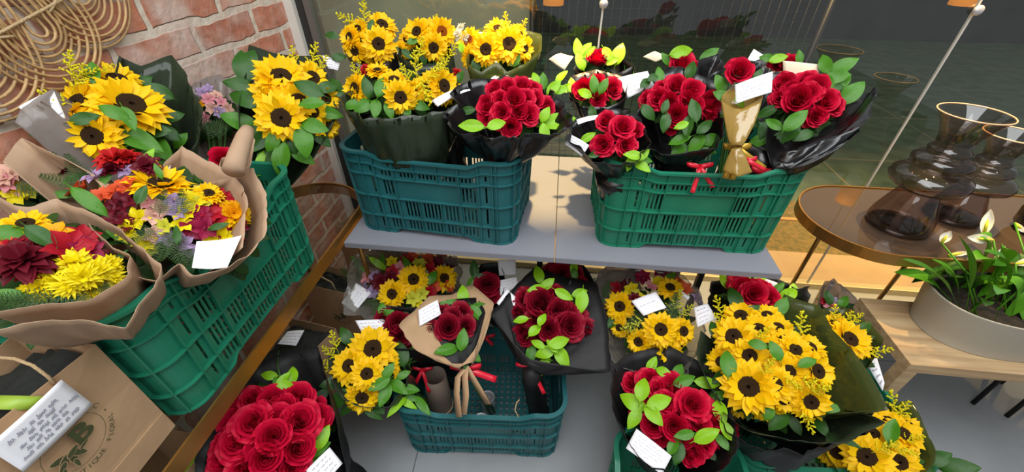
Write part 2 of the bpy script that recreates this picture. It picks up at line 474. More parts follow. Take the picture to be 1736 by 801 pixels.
    def wrap(s, rim, m, tie=None, r0=.02, closed=True, bulge=.25, crk=.006, nv=9, sub=8, name='wrapping_paper', sharp=True, v0=0.0, thick=0.0007, seed=0, freq=9):
        """sheet lofted from the tie point up to a rim given as (px, py, dk)"""
        tie = V(*tie) if tie is not None else s.tie
        pts = [s.pt(q[0], q[1], q[2] if len(q) > 2 else 0, False) for q in rim]
        n = len(pts); dense = []
        segs = n if closed else n - 1
        for i in range(segs):
            a, b = pts[i], pts[(i + 1) % n]
            p0 = pts[(i - 1) % n] if (closed or i > 0) else a
            p3 = pts[(i + 2) % n] if (closed or i < n - 2) else b
            for q in range(sub):
                t = q / sub
                li = a.lerp(b, t)
                cr = .5 * ((2 * a) + (b - p0) * t + (2 * p0 - 5 * a + 4 * b - p3) * t * t + (3 * a - p0 - 3 * b + p3) * t ** 3)
                dense.append(li.lerp(cr, .25 if sharp else .9))
        if not closed: dense.append(pts[-1])
        cen = sum(pts, V(0, 0, 0)) / n
        ax = (cen - tie).normalized(); f = frame(ax); fi = f.transposed()
        bm = bmesh.new(); rows = []
        for j in range(nv + 1):
            v = v0 + (1 - v0) * j / nv; row = []
            for i, P in enumerate(dense):
                l = fi @ (P - tie); a = math.atan2(l.y, l.x)
                rp = tie + f @ (V(math.cos(a), math.sin(a), 0) * r0)
                out = f @ V(math.cos(a), math.sin(a), 0)
                q = rp.lerp(P, v)
                q += out * (bulge * (P - rp).length * .35 * math.sin(PI * v ** .8) * (1 - v * .3))
                nz = noise.noise(P * 22 + V(seed * 7.1, v * .8, 0)) + .45 * noise.noise(P * 60 + V(seed, v * 3, 1.7))
                q += out * crk * nz * min(1, v * 2.2)
                if q.x < XW + .012: q.x = XW + .012
                if q.y > YG - .012: q.y = YG - .012
                row.append(q)
            if closed: row.append(row[0].copy())
            rows.append(row)
        add_grid(bm, rows)
        bmesh.ops.remove_doubles(bm, verts=bm.verts, dist=1e-6)
        if thick: solid(bm, thick)
        return obj(name, bm, m, s.e)
    def sleeve(s, rb=.05, m=None):
        bm = bmesh.new(); pr = [s.c.lerp(s.base, .38 + .62 * q / 8) for q in range(9)]
        add_tube(bm, pr, [rb * (1.15 - .05 * q + .08 * math.sin(q * 2.3)) for q in range(9)], 18)
        for v in bm.verts: v.co += V(noise.noise(v.co * 45), noise.noise(v.co * 45 + V(9, 0, 0)), 0) * .010
        obj('stem_sleeve', bm, m or M_BLACK, s.e)
    def bow(s, px, py, w, m=M_RIB, dk=-.03, tails=((-.3, -1), (.5, -.8)), ang=0, k=None, bw=.012):
        """ribbon bow: band, two loops, tails"""
        P = s.pt(px, py, dk) if k is None else at_k(px, py, k)
        sc = w * (P - CAM).dot(FW) / F
        a = rad(ang); X = RT * math.cos(a) + UP * math.sin(a); Y = -RT * math.sin(a) + UP * math.cos(a); Z = (CAM - P).normalized()
        b = bmesh.new()
        for sg in (1, -1):
            lp = []
            for i in range(13):
                t = i / 12 * 2 * PI
                lp.append(P + X * sg * sc * .26 * (1 - math.cos(t)) + Z * (sc * .14 * math.sin(t) + .004) + Y * sc * (.05 * (1 - math.cos(t)) - .03 * math.sin(t)))
            add_ribbon(b, lp, bw, (Y * .8 + Z * .5).normalized())
        add_tube(b, [P - Y * bw * .6, P + Y * bw * .6], bw * .45, 8)
        for tx, ty in tails:
            tp = []
            for i in range(8):
                t = i / 7
                tp.append(P + X * sc * tx * t + Y * sc * ty * t + Z * (.006 + .006 * math.sin(t * 5)))
            d = (tp[-1] - tp[0]).normalized()
            add_ribbon(b, tp, bw, d.cross(Z).normalized())
        solid(b, .0006)
        return obj('ribbon_bow', b, m, s.e)

def card(label, quad, b=None, k=None, dk=-.03, m=M_CARD, lines=4, curl=.004, seed=1, nfac=.45, ink=True, group=None):
    cx = sum(p[0] for p in quad) / 4; cy = sum(p[1] for p in quad) / 4
    C = b.pt(cx, cy, dk) if b is not None else at_k(cx, cy, k)
    n = (-ray(cx, cy).normalized() + V(0, 0, nfac)).normalized()
    cs = [CAM + ray(*p) * ((C - CAM).dot(n) / ray(*p).dot(n)) for p in quad]
    for c in cs:
        if c.x < XW + .012: c.x = XW + .012
    rnd = random.Random(seed)
    def uv(u, v, h=0):
        p = cs[0].lerp(cs[1], u).lerp(cs[3].lerp(cs[2], u), v)
        return p + n * (curl * math.sin(PI * u) + curl * .6 * math.sin(2.4 * v + seed) + h)
    bm = bmesh.new()
    add_grid(bm, [[uv(i / 10, j / 8) - C for i in range(11)] for j in range(9)])
    solid(bm, .0006)
    o = tag(obj('message_card', bm, m, None, C), label, 'card', group)
    if ink:
        W = (cs[1] - cs[0]).length; t = bmesh.new()
        for q in range(lines):
            v = .2 + .62 * q / max(1, lines - 1) if lines > 1 else .45
            u0 = rnd.uniform(.1, .2); u1 = rnd.uniform(.6, .88)
            u = u0
            while u < u1:
                wl = rnd.uniform(.08, .2); st = int(wl * 90) + 3; pts = []
                for i in range(st):
                    uu = u + wl * i / st
                    pts.append(uv(min(.95, uu), v + .028 * math.sin(i * 1.9) + rnd.uniform(-.018, .018) - .03 * (uu - .5), .0007) - C)
                stroke(t, pts, .0008, n)
                u += wl + .04
        obj('handwriting', t, M_INK, o, C)
    return o

# ================================================================== setting
def struct(name, bm, m, parent=None, smooth=False):
    me = mesh_from(bm, name, smooth) if isinstance(bm, bmesh.types.BMesh) else bm
    o = obj(name, me, m, parent)
    if parent is None: o['kind'] = 'structure'
    return o
def nt(name):
    m = bpy.data.materials.new(name); m.use_nodes = True
    return m, m.node_tree.nodes, m.node_tree.links, m.node_tree.nodes['Principled BSDF']
def ramp(N, L, src, cols):
    r = N.new('ShaderNodeValToRGB'); L.new(src, r.inputs[0])
    while len(r.color_ramp.elements) < len(cols): r.color_ramp.elements.new(.5)
    for e, (p, c) in zip(r.color_ramp.elements, cols): e.position = p; e.color = c
    return r.outputs[0]
def noi(N, L, src, sc, det=5):
    n = N.new('ShaderNodeTexNoise'); n.inputs['Scale'].default_value = sc; n.inputs['Detail'].default_value = det; L.new(src, n.inputs['Vector']); return n.outputs['Fac']
def mixc(N, L, f, a, b, bt='MIX'):
    m = N.new('ShaderNodeMix'); m.data_type = 'RGBA'; m.blend_type = bt
    for s, v in ((m.inputs[0], f), (m.inputs[6], a), (m.inputs[7], b)):
        if hasattr(v, 'links'): L.new(v, s)
        else: s.default_value = v
    return m.outputs[2]
# --- floor: grey cement-look porcelain tiles
m, N, L, b = nt('porcelain_tiles')
g = N.new('ShaderNodeNewGeometry'); mp = N.new('ShaderNodeMapping'); L.new(g.outputs['Position'], mp.inputs[0])
mp.inputs['Location'].default_value = (.385, -.28, 0); mp.inputs['Rotation'].default_value = (0, 0, rad(-3))
br = N.new('ShaderNodeTexBrick'); br.offset = 0; br.inputs['Scale'].default_value = 1; br.inputs['Mortar Size'].default_value = .0022
br.inputs['Brick Width'].default_value = .9; br.inputs['Row Height'].default_value = .9; L.new(mp.outputs[0], br.inputs['Vector'])
n1 = noi(N, L, g.outputs['Position'], 3.2); n2 = noi(N, L, g.outputs['Position'], 22)
c = ramp(N, L, n1, [(.3, srgb(122, 127, 131)), (.7, srgb(146, 150, 153))])
c = mixc(N, L, n2, c, srgb(140, 143, 145)); c = mixc(N, L, br.outputs['Fac'], c, srgb(92, 92, 92))
L.new(c, b.inputs['Base Color']); b.inputs['Roughness'].default_value = .42
bm = bmesh.new(); add_box(bm, (1.4, -.65, -.05), (4.94, 4.7, .1)); struct('floor', bm, m)
# --- brick wall along the left
m, N, L, b = nt('old_brick')
g = N.new('ShaderNodeNewGeometry'); mp = N.new('ShaderNodeMapping'); L.new(g.outputs['Position'], mp.inputs[0])
mp.inputs['Rotation'].default_value = (rad(90), 0, rad(90))
sx = N.new('ShaderNodeSeparateXYZ'); L.new(g.outputs['Position'], sx.inputs[0]); cb = N.new('ShaderNodeCombineXYZ')
L.new(sx.outputs[1], cb.inputs[0]); L.new(sx.outputs[2], cb.inputs[1])
wn = N.new('ShaderNodeTexNoise'); wn.inputs['Scale'].default_value = 9; L.new(cb.outputs[0], wn.inputs['Vector'])
wa = N.new('ShaderNodeVectorMath'); wa.operation = 'SCALE'; wa.inputs['Scale'].default_value = .034; L.new(wn.outputs['Color'], wa.inputs[0])
wb = N.new('ShaderNodeVectorMath'); L.new(cb.outputs[0], wb.inputs[0]); L.new(wa.outputs[0], wb.inputs[1])
br = N.new('ShaderNodeTexBrick'); br.inputs['Scale'].default_value = 1; br.inputs['Mortar Size'].default_value = .011; br.inputs['Mortar Smooth'].default_value = .25
br.inputs['Brick Width'].default_value = .27; br.inputs['Row Height'].default_value = .088; br.inputs['Bias'].default_value = 0
br.inputs['Color1'].default_value = srgb(192, 122, 92); br.inputs['Color2'].default_value = srgb(166, 104, 82); br.inputs['Mortar'].default_value = srgb(206, 194, 176)
L.new(wb.outputs[0], br.inputs['Vector'])
n1 = noi(N, L, g.outputs['Position'], 7, 8); n2 = noi(N, L, g.outputs['Position'], 30, 8)
w1 = ramp(N, L, n1, [(.42, (0, 0, 0, 1)), (.66, (.85, .85, .85, 1))]); w2 = ramp(N, L, n2, [(.42, (0, 0, 0, 1)), (.7, (.5, .5, .5, 1))])
c = mixc(N, L, w1, br.outputs['Color'], srgb(198, 180, 168)); c = mixc(N, L, w2, c, srgb(186, 150, 132))
L.new(c, b.inputs['Base Color']); b.inputs['Roughness'].default_value = .9
hm = N.new('ShaderNodeMath'); hm.operation = 'MULTIPLY_ADD'; L.new(br.outputs['Fac'], hm.inputs[0]); hm.inputs[1].default_value = -1; L.new(n2, hm.inputs[2])
bp = N.new('ShaderNodeBump'); bp.inputs['Strength'].default_value = .6; bp.inputs['Distance'].default_value = .012; L.new(hm.outputs[0], bp.inputs['Height']); L.new(bp.outputs[0], b.inputs['Normal'])
bm = bmesh.new(); add_box(bm, (XW - .07, -.65, 1.5), (.14, 4.66, 3.0)); struct('wall_left', bm, m)
# --- shop window: three glass panes, jointed edge to edge
M_PANE = sheet_mat('window_glass', (.86, .88, .86, 1), 0, rough=.0, ior=2.0)
def tube_box(bm, x0, x1, y0, y1, z0, z1): add_box(bm, ((x0 + x1) / 2, (y0 + y1) / 2, (z0 + z1) / 2), (x1 - x0, y1 - y0, z1 - z0))
JX = [-1.0, .141, 1.366, 2.6, 3.8]
for i in range(4):
    bm = bmesh.new(); tube_box(bm, JX[i] + .003, JX[i + 1] - .003, YG, YG + .008, .035, 3.0)
    # single sheet: keep only the front face so that the glass is not counted twice
    dl = [f for f in bm.faces if f.calc_center_median().y > YG + .001]
    bmesh.ops.delete(bm, geom=dl, context='FACES')
    w = struct('window_%d' % (i + 1), bm, M_PANE)
    if i < 3:
        bm = bmesh.new(); tube_box(bm, JX[i + 1] - .0032, JX[i + 1] + .0032, YG - .001, YG + .007, .036, 3.0)
        obj('glass_joint', mesh_from(bm, 'j', False), mat('silicone', srgb(196, 190, 178), rough=.5), w)
        bm = bmesh.new()
        for zz in (1.30,):
            r = bmesh.ops.create_uvsphere(bm, u_segments=20, v_segments=10, radius=.016)['verts']
            for v in r: v.co = V(v.co.x, v.co.y * .6, v.co.z) + V(JX[i + 1], YG - .012, zz)
        obj('glass_clamp', bm, M_TIN, w)
bm = bmesh.new(); tube_box(bm, XW - .01, XW + .035, YG - .03, YG + .04, 0, 3); struct('trim_1', bm, M_WHITEF)
bm = bmesh.new(); tube_box(bm, XW + .035, XW + .075, YG - .005, YG + .05, 0, 3); struct('trim_2', bm, M_DARKF)
bm = bmesh.new(); tube_box(bm, XW + .075, XW + .10, YG - .02, YG + .04, 0, 3); struct('trim_3', bm, M_ALU)
bm = bmesh.new(); tube_box(bm, XW + .10, 3.8, YG - .006, YG + .03, 0, .035); struct('trim_4', bm, mat('sill_profile', srgb(206, 186, 140), rough=.5))
# --- outside: concrete strip, dry turf, dark green stone paving, dark facade
bm = bmesh.new(); tube_box(bm, XW - .14, 4.2, YG + .03, 2.02, -.12, -.01); struct('trim_5', bm, mat('concrete_strip', srgb(186, 156, 116), rough=.85, var=.06, vscale=8))
m = mat('dry_turf', srgb(104, 96, 52), rough=.95, col2=srgb(150, 122, 70), vscale=38, bump=.8, bscale=120)
bm = bmesh.new(); tube_box(bm, XW - .14, 4.2, 2.02, 2.62, -.12, -.02); struct('ground', bm, m)
bm = bmesh.new(); tube_box(bm, XW - .14, 4.2, 2.36, 2.39, -.02, -.008); struct('trim_6', bm, mat('edging_strip', srgb(190, 150, 90), rough=.6))
m, N, L, b = nt('green_stone_paving')
g = N.new('ShaderNodeNewGeometry'); mp = N.new('ShaderNodeMapping'); L.new(g.outputs['Position'], mp.inputs[0]); mp.inputs['Location'].default_value = (.2, -.35, 0)
br = N.new('ShaderNodeTexBrick'); br.offset = 0; br.inputs['Scale'].default_value = 1; br.inputs['Mortar Size'].default_value = .005; br.inputs['Brick Width'].default_value = 1.2; br.inputs['Row Height'].default_value = 1.0; L.new(mp.outputs[0], br.inputs['Vector'])
c = ramp(N, L, noi(N, L, g.outputs['Position'], 6, 8), [(.3, srgb(74, 90, 60)), (.7, srgb(108, 122, 88))]); c = mixc(N, L, br.outputs['Fac'], c, srgb(160, 140, 96))
L.new(c, b.inputs['Base Color']); b.inputs['Roughness'].default_value = .5
bm = bmesh.new(); tube_box(bm, -6, 9, 2.62, 8.0, -.12, -.02); struct('ground_paving', bm, m)
bm = bmesh.new(); tube_box(bm, -6, 9, 8.0, 8.2, -.1, 4); struct('wall_back', bm, mat('dark_facade', srgb(70, 68, 62), rough=.8, var=.3, vscale=1.5))
bm = bmesh.new(); tube_box(bm, -3.0, -.2, 2.75, 2.85, -.02, 3.2); struct('wall_outside', bm, mat('olive_plaster', srgb(140, 142, 118), rough=.85, var=.12, vscale=3))

e = empty('wire_fence', (.65, 2.7, -.02), 'dark wire mesh fence standing outside behind the glass', 'fence')
bm = bmesh.new()
for i in range(33): add_tube(bm, [(-.17 + i * .05, 2.70, 0), (-.17 + i * .05, 2.70, 1.25)], .0022, 4)
for i in range(25): add_tube(bm, [(-.17, 2.703, .04 + i * .05), (1.43, 2.703, .04 + i * .05)], .0022, 4)
obj('mesh_panel', bm, M_BSTEEL, e)
for xx in (-.18, 1.44):
    bm = bmesh.new(); add_tube(bm, [(xx, 2.7, -.02), (xx, 2.7, 1.28)], .018, 10); obj('post', bm, M_BSTEEL, e)

for px_, py_, lab in ((938, 8, 'orange pendant lamp outside the glass above the rearmost roses, at top edge'), (1630, 9, 'orange pendant lamp outside the glass beside the right glass joint, at top edge')):
    P = at_y(px_, py_, 2.58); e = empty('pendant_lamp', P, lab, 'lamp')
    bm = bmesh.new(); add_lathe(bm, [(.052, 0), (.056, .0), (.060, .13), (.02, .15), (.001, .15), (.018, .145), (.055, .125), (.052, .0)], 32); bmesh.ops.recalc_face_normals(bm, faces=bm.faces)
    m_ = mat('lamp_shade_orange', srgb(226, 140, 52), rough=.6); m_.node_tree.nodes['Principled BSDF'].inputs['Emission Color'].default_value = srgb(240, 150, 50); m_.node_tree.nodes['Principled BSDF'].inputs['Emission Strength'].default_value = .45
    obj('lamp_shade', bm, m_, e, P)
    bm = bmesh.new(); add_tube(bm, [P + V(0, 0, .15), P + V(0, 0, 1.8)], .003, 6); obj('cord', bm, M_BSTEEL, e)

# ================================================================== furniture
def shelf(x0, x1, label, legs):
    e = empty('display_shelf', (x0, YG - .02, 0), label, 'shelf')
    bm = bmesh.new(); add_box(bm, ((x0 + x1) / 2, (.981 + YG - .012) / 2, .6835), (x1 - x0, YG - .012 - .981, .021))
    bmesh.ops.bevel(bm, geom=bm.edges[:], offset=.0015, segments=2, affect='EDGES')
    obj('shelf_board', mesh_from(bm, 's', False), M_SHELF, e)
    for lx in legs:
        for ly in (1.36, 1.60):
            bm = bmesh.new(); add_box(bm, (lx, ly, .336), (.022, .022, .672)); obj('leg', mesh_from(bm, 'l', False), M_BSTEEL, e)
        bm = bmesh.new(); add_box(bm, (lx, 1.42, .655), (.02, .42, .03)); obj('crossbar', mesh_from(bm, 'l', False), M_BSTEEL, e)
        bm = bmesh.new(); add_tube(bm, [(lx, 1.36, .52), (lx, 1.24, .645)], .009, 8); obj('brace', bm, M_BSTEEL, e)
shelf(-.669, .0235, 'left grey shelf panel carrying the teal crate of sunflowers', (-.62, -.03))
shelf(.0265, .707, 'right grey shelf panel carrying the green crate of black-wrapped roses', (.08, .66))

def oval_outline(x0, x1, y0, y1, r, n=14):
    """rounded rectangle corner centres"""
    pts = []
    for cx_, cy_, a0 in ((x1 - r, y1 - r, 0), (x0 + r, y1 - r, 90), (x0 + r, y0 + r, 180), (x1 - r, y0 + r, 270)):
        for i in range(n + 1):
            a = rad(a0 + 90 * i / n); pts.append((cx_ + r * math.cos(a), cy_ + r * math.sin(a)))
    return pts
def oval_table(x0, x1, y0, y1, r, ztop, label, glass, legs, rim_h=.035):
    e = empty('oval_side_table', ((x0 + x1) / 2, (y0 + y1) / 2, 0), label, 'table')
    out = oval_outline(x0, x1, y0, y1, r); n = len(out); cx_, cy_ = (x0 + x1) / 2, (y0 + y1) / 2
    bm = bmesh.new()
    ins = oval_outline(x0 + .006, x1 - .006, y0 + .006, y1 - .006, r - .006)
    vs = [bm.verts.new((x, y, ztop - .003)) for x, y in ins]; bm.faces.new(vs)
    if glass is not M_TGLASS:
        r_ = bmesh.ops.extrude_face_region(bm, geom=bm.faces[:])
        for v in [g for g in r_['geom'] if isinstance(g, bmesh.types.BMVert)]: v.co.z -= .008
        bmesh.ops.recalc_face_normals(bm, faces=bm.faces)
    obj('table_top', mesh_from(bm, 't', False), glass, e)
    bm = bmesh.new()
    prof = [(0, ztop - rim_h), (0, ztop + .002), (.005, ztop + .002), (.005, ztop - .004), (.004, ztop - rim_h)]
    rings = []
    for off, z in prof:
        rings.append([bm.verts.new((x, y, z)) for x, y in oval_outline(x0 + off, x1 - off, y0 + off, y1 - off, r - off)])
    for A, B in zip(rings, rings[1:] + rings[:1]):
        for k in range(n): bm.faces.new((A[k], A[(k + 1) % n], B[(k + 1) % n], B[k]))
    bmesh.ops.recalc_face_normals(bm, faces=bm.faces)
    obj('rim', mesh_from(bm, 'r', False), M_BRASS, e)
    for (lx, ly) in legs:
        bm = bmesh.new(); add_tube(bm, [(lx, ly, 0), (lx, ly, ztop - .01)], .0085, 10); obj('leg', bm, M_BRASS, e)
M_TGLASS = sheet_mat('table_clear_glass', (.90, .92, .89, 1), 0, rough=.0, ior=1.5)
M_SMOKED = mat('smoked_mirror', srgb(66, 55, 44), rough=.03, spec=1.0, metal=.15)
ZT = EYE - .816
oval_table(XW + .015, -.683, -.16, 1.315, .185, ZT, 'clear glass oval table with brass rim against the brick wall', M_TGLASS, [(-1.02, 1.2), (-.70, 1.115), (-1.02, .0), (-.70, .02)], .045)
ZR = EYE - .85
def leg_at(px, py, y): P = at_y(px, py, y); return (P.x, P.y)
oval_table(.932, 2.05, 1.128, 1.58, .224, ZR, 'smoked mirror oval table with brass rim standing by the window', M_SMOKED, [leg_at(1385, 410, 1.46), leg_at(1538, 447, 1.42), (1.92, 1.25), (1.92, 1.46)], .04)

# --- vases
M_SMOKE = sheet_mat('smoked_glass', (.62, .53, .49, 1), 0, rough=.02, ior=1.75)
def vase(px, py, h, sc, label):
    P = at_z(px, py, ZR)
    e = empty('glass_vase', P, label, 'vase')
    pr = [(.0, .004), (.085, .004), (.094, .010), (.094, .02), (.088, .05), (.070, .10), (.056, .138), (.050, .148), (.060, .152), (.088, .158), (.106, .172), (.110, .188), (.104, .205), (.085, .217), (.062, .222), (.058, .225), (.068, .230), (.080, .242), (.080, .256), (.070, .266), (.052, .271), (.050, .275), (.054, .282), (.056, .290), (.050, .296), (.044, .304), (.050, .335), (.066, .37), (.086, .402), (.088, .405)]
    bm = bmesh.new(); add_lathe(bm, [(r * sc, z * h / .405) for r, z in pr], 64)
    bmesh.ops.recalc_face_normals(bm, faces=bm.faces)
    obj('vase_body', bm, M_SMOKE, e, P)
    bm = bmesh.new(); add_tube(bm, [(.088 * sc * math.cos(a * PI / 24), .088 * sc * math.sin(a * PI / 24), h) for a in range(48)], .0022, 8, closed=True)
    obj('rim', bm, mat('vase_rim', srgb(196, 160, 130), rough=.15, spec=.8), e, P)
    bm = bmesh.new(); add_lathe(bm, [(.001, .0), (.085 * sc, .0), (.09 * sc, .005), (.08 * sc, .012), (.03 * sc, .016), (.001, .017)], 48); bmesh.ops.recalc_face_normals(bm, faces=bm.faces)
    obj('base', bm, M_SMOKE, e, P)
vase(1520, 381, .405, 1.0, 'taller bulging smoked glass vase with flared mouth on oval table')
vase(1612, 366, .315, .88, 'shorter smoked glass vase partly hidden behind the taller vase')
# dark dimpled glass piece cut by the right picture edge
P = at_z(1752, 392, ZR)
bm = bmesh.new(); add_lathe(bm, [(.001, .0), (.05, .0), (.062, .02), (.066, .07), (.060, .12), (.05, .135), (.046, .13), (.055, .07), (.05, .015), (.001, .012)], 40)
for v in bm.verts: v.co += V(v.co.x, v.co.y, 0).normalized() * .004 * noise.noise(v.co * 60)
bmesh.ops.recalc_face_normals(bm, faces=bm.faces)
tag(obj('glass_candle_holder', bm, mat('dark_glass', srgb(30, 26, 20), rough=.08, spec=.8), None, P), 'dark dimpled glass holder on oval table at right photo edge', 'candle holder')

# --- bench
m, N, L, b = nt('bench_wood')
tc = N.new('ShaderNodeTexCoord'); mp = N.new('ShaderNodeMapping'); mp.inputs['Scale'].default_value = (1.2, 14, 14); L.new(tc.outputs['Object'], mp.inputs[0])
c = ramp(N, L, noi(N, L, mp.outputs[0], 3, 8), [(.3, srgb(158, 128, 92)), (.5, srgb(184, 154, 114)), (.7, srgb(200, 172, 132))]); L.new(c, b.inputs['Base Color']); b.inputs['Roughness'].default_value = .5
M_WOOD = m
ZB = .45
e = empty('wooden_bench', (1.6, 1.03, 0), 'low light wood bench with open frame legs holding the planter', 'bench')
def bpart(nm, x0, x1, y0, y1, z0, z1):
    bm = bmesh.new(); tube_box(bm, x0, x1, y0, y1, z0, z1); bmesh.ops.bevel(bm, geom=bm.edges[:], offset=.0015, segments=1, affect='EDGES')
    obj(nm, mesh_from(bm, nm, False), M_WOOD, e)
bpart('seat', 1.14, 2.3, .885, 1.17, ZB - .04, ZB)
for x0 in (1.14, 2.26):
    bpart('leg', x0, x0 + .04, .885, .925, .03, ZB - .04); bpart('leg', x0, x0 + .04, 1.13, 1.17, .03, ZB - .04); bpart('foot_rail', x0, x0 + .04, .885, 1.17, 0, .03)
# --- black metal stool legs seen under the bench
e = empty('metal_stool', (1.86, 1.1, 0), 'dark metal stool frame standing under the wooden bench', 'stool')
for lx, ly, tx, ty in ((1.74, 1.085, 1.80, 1.14), (1.828, 1.04, 1.90, 1.10), (1.98, 1.10, 1.93, 1.15), (1.93, 1.2, 1.88, 1.18)):
    bm = bmesh.new(); add_tube(bm, [(lx, ly, 0), (tx, ty, .36)], .008, 8); obj('leg', bm, M_BSTEEL, e)
bm = bmesh.new(); add_lathe(bm, [(.001, .36), (.10, .36), (.105, .37), (.10, .38), (.001, .38)], 32); bmesh.ops.recalc_face_normals(bm, faces=bm.faces)
obj('seat', bm, M_BSTEEL, e, (1.87, 1.14, 0))

# --- planter with peace lily
PC = V(1.485, 1.06, ZB)
e = empty('potted_peace_lily', PC, 'oval ribbed grey pot of white peace lilies on wooden bench', 'potted plant')
bm = bmesh.new(); seg = 220; rings = []
for r, z, fl in ((.90, .0, 0), (.90, .003, 1), (.93, .05, 1), (.97, .10, 1), (1.0, .148, 1), (1.0, .152, 0), (.975, .152, 0), (.97, .145, 0), (.93, .115, 0)):
    ring = []
    for k in range(seg):
        a = 2 * PI * k / seg; q = r * (1 - .006 * fl * (k % 2))
        ca, sa = math.cos(a), math.sin(a)
        ring.append(bm.verts.new((.25 * q * math.copysign(abs(ca) ** .85, ca), .145 * q * math.copysign(abs(sa) ** .85, sa), z)))
    rings.append(ring)
for A, B in zip(rings, rings[1:]):
    for k in range(seg): bm.faces.new((A[k], A[(k + 1) % seg], B[(k + 1) % seg], B[k]))
bm.faces.new(rings[0][::-1]); bmesh.ops.recalc_face_normals(bm, faces=bm.faces)
obj('pot', bm, M_POT, e, PC)
bm = bmesh.new(); vs = [bm.verts.new((.232 * math.cos(2 * PI * k / 40), .134 * math.sin(2 * PI * k / 40), .118)) for k in range(40)]; bm.faces.new(vs)
obj('soil', bm, mat('soil', srgb(40, 32, 22), rough=.95, bump=1, bscale=150), e, PC)
def blade(root, tip, w, sag=.04, nrm=None):
    bm = bmesh.new(); rows = []; root, tip = V(*root), V(*tip); d = tip - root
    sd = d.cross(V(0, 0, 1)); sd = sd.normalized() if sd.length > 1e-3 else V(1, 0, 0)
    if nrm is not None: sd = d.cross(nrm).normalized()
    for j in range(13):
        v = j / 12; hw = w * (.10 if v < .3 else .10 + .9 * math.sin(PI * (v - .3) / .7 * .97 + .05) ** .8) * .5
        if j == 12: hw = .0006
        c = root + d * v + V(0, 0, sag * math.sin(PI * v) * 2)
        nn = sd.cross(d).normalized()
        rows.append([c - sd * hw + nn * hw * .35, c, c + sd * hw + nn * hw * .35])
    add_grid(bm, rows); return bm
rnd = random.Random(5)
tips = [(1560, 470), (1515, 462), (1580, 440), (1600, 420), (1625, 400), (1640, 440), (1660, 480), (1690, 500), (1715, 470), (1730, 430), (1700, 420), (1665, 425), (1725, 520), (1740, 560), (1700, 540), (1670, 520), (1750, 600), (1735, 590), (1610, 470), (1590, 455), (1650, 400), (1760, 500), (1790, 560), (1770, 460), (1545, 480), (1682, 450), (1712, 505), (1735, 480), (1655, 505), (1625, 490), (1600, 495), (1690, 470), (1720, 555), (1640, 465), (1530, 440)]
for i, (tx, ty) in enumerate(tips):
    rt = PC + V(rnd.uniform(-.17, .17), rnd.uniform(-.08, .08), .118)
    kk = (rt - CAM).dot(FW) + rnd.uniform(-.13, .06)
    tp = at_k(tx, ty, kk)
    rt.x = PC.x + max(-.19, min(.19, (tp.x - PC.x) * .6 + rnd.uniform(-.05, .05)))
    obj('leaf', withmat(mesh_from(blade(rt, tp, rnd.uniform(.03, .062), rnd.uniform(.01, .045)), 'lily_leaf_blade'), LEAF['m' if i % 3 else 'd']), None, e)
for i, (tx, ty, bx, by, w) in enumerate([(1680, 355, 1668, 398, 15), (1612, 392, 1596, 412, 14), (1640, 402, 1684, 408, 16), (1646, 428, 1608, 433, 8), (1704, 418, 1690, 450, 14), (1770, 440, 1722, 448, 14), (1738, 395, 1720, 378, 8), (1760, 525, 1725, 503, 12)]):
    kk = (PC - CAM).dot(FW) - .05 - .03 * (i % 3)
    A = at_k(bx, by, kk); B = at_k(tx, ty, kk - .01); d = B - A
    bm = bmesh.new(); rows = []; nn = (CAM - A).normalized(); sd = d.cross(nn).normalized(); W = w * kk / F
    for j in range(9):
        v = j / 8; hw = W * math.sin(PI * min(.99, v * .9 + .08)) ** .9 * .5
        rows.append([A + d * v + sd * hw * u - nn * (.010 * (1 - u * u)) for u in (-1, -.5, 0, .5, 1)])
    add_grid(bm, rows)
    sp = obj('spathe', bm, PET['w'], e)
    bm = bmesh.new(); add_tube(bm, [A - nn * .002, A.lerp(B, .35) + nn * .004, A.lerp(B, .6) + nn * .005], [.0035, .0045, .002], 8); obj('spadix', bm, PET['g'], sp)
    bm = bmesh.new(); rt = V(max(PC.x - .18, min(PC.x + .2, A.x * .6 + PC.x * .4)), PC.y + rnd.uniform(-.06, .06), ZB + .118)
    add_tube(bm, [rt, rt.lerp(A, .5) + V(0, 0, .03), A], .0028, 6); obj('flower_stalk', bm, LEAF['m'], e)

# --- rattan decoration on the brick wall: scalloped loops of cane round a centre
e = empty('rattan_wall_decor', (XW + .02, .70, 1.725), 'scalloped rattan wall decoration of nested cane loops on brick', 'wall decoration')
cy_, cz_ = .70, 1.725
XR = XW + .014
for ti, (ang, Lm) in enumerate([(-56, .49), (-76, .49), (-97, .50), (-118, .5), (-36, .48)]):
    a = rad(ang)
    for q in range(9):
        rt_ = .112 - .0122 * q; L = Lm - .0125 * q
        pts = []
        for i in range(41):
            t = i / 40 * 2 - 1
            if abs(t) > .45:
                s = (1 - abs(t)) / .55
                u = (L - rt_) * (s ** 1.0); w = math.copysign(rt_ * (.35 + .65 * smooth01(s)), t)
            else:
                th = t / .45 * PI / 2; u = L - rt_ + rt_ * math.cos(th); w = rt_ * math.sin(th)
            y = cy_ + u * math.cos(a) - w * math.sin(a); z = cz_ + u * math.sin(a) + w * math.cos(a)
            pts.append((XR + .006 * math.sin(t * 3 + q) + .0035 * (ti % 2) + .002, y, z))
        bm = bmesh.new(); add_tube(bm, pts, .0029, 7)
        obj('cane_loop', bm, M_RATTAN, e)
    # binding across the strands
    bm = bmesh.new(); pp = []
    for i in range(13):
        w = (i / 12 * 2 - 1) * .085; u = Lm * .72
        pp.append((XR + .012, cy_ + u * math.cos(a) - w * math.sin(a), cz_ + u * math.sin(a) + w * math.cos(a)))
    add_tube(bm, pp, .003, 6); obj('binding', bm, M_TWINE, e)

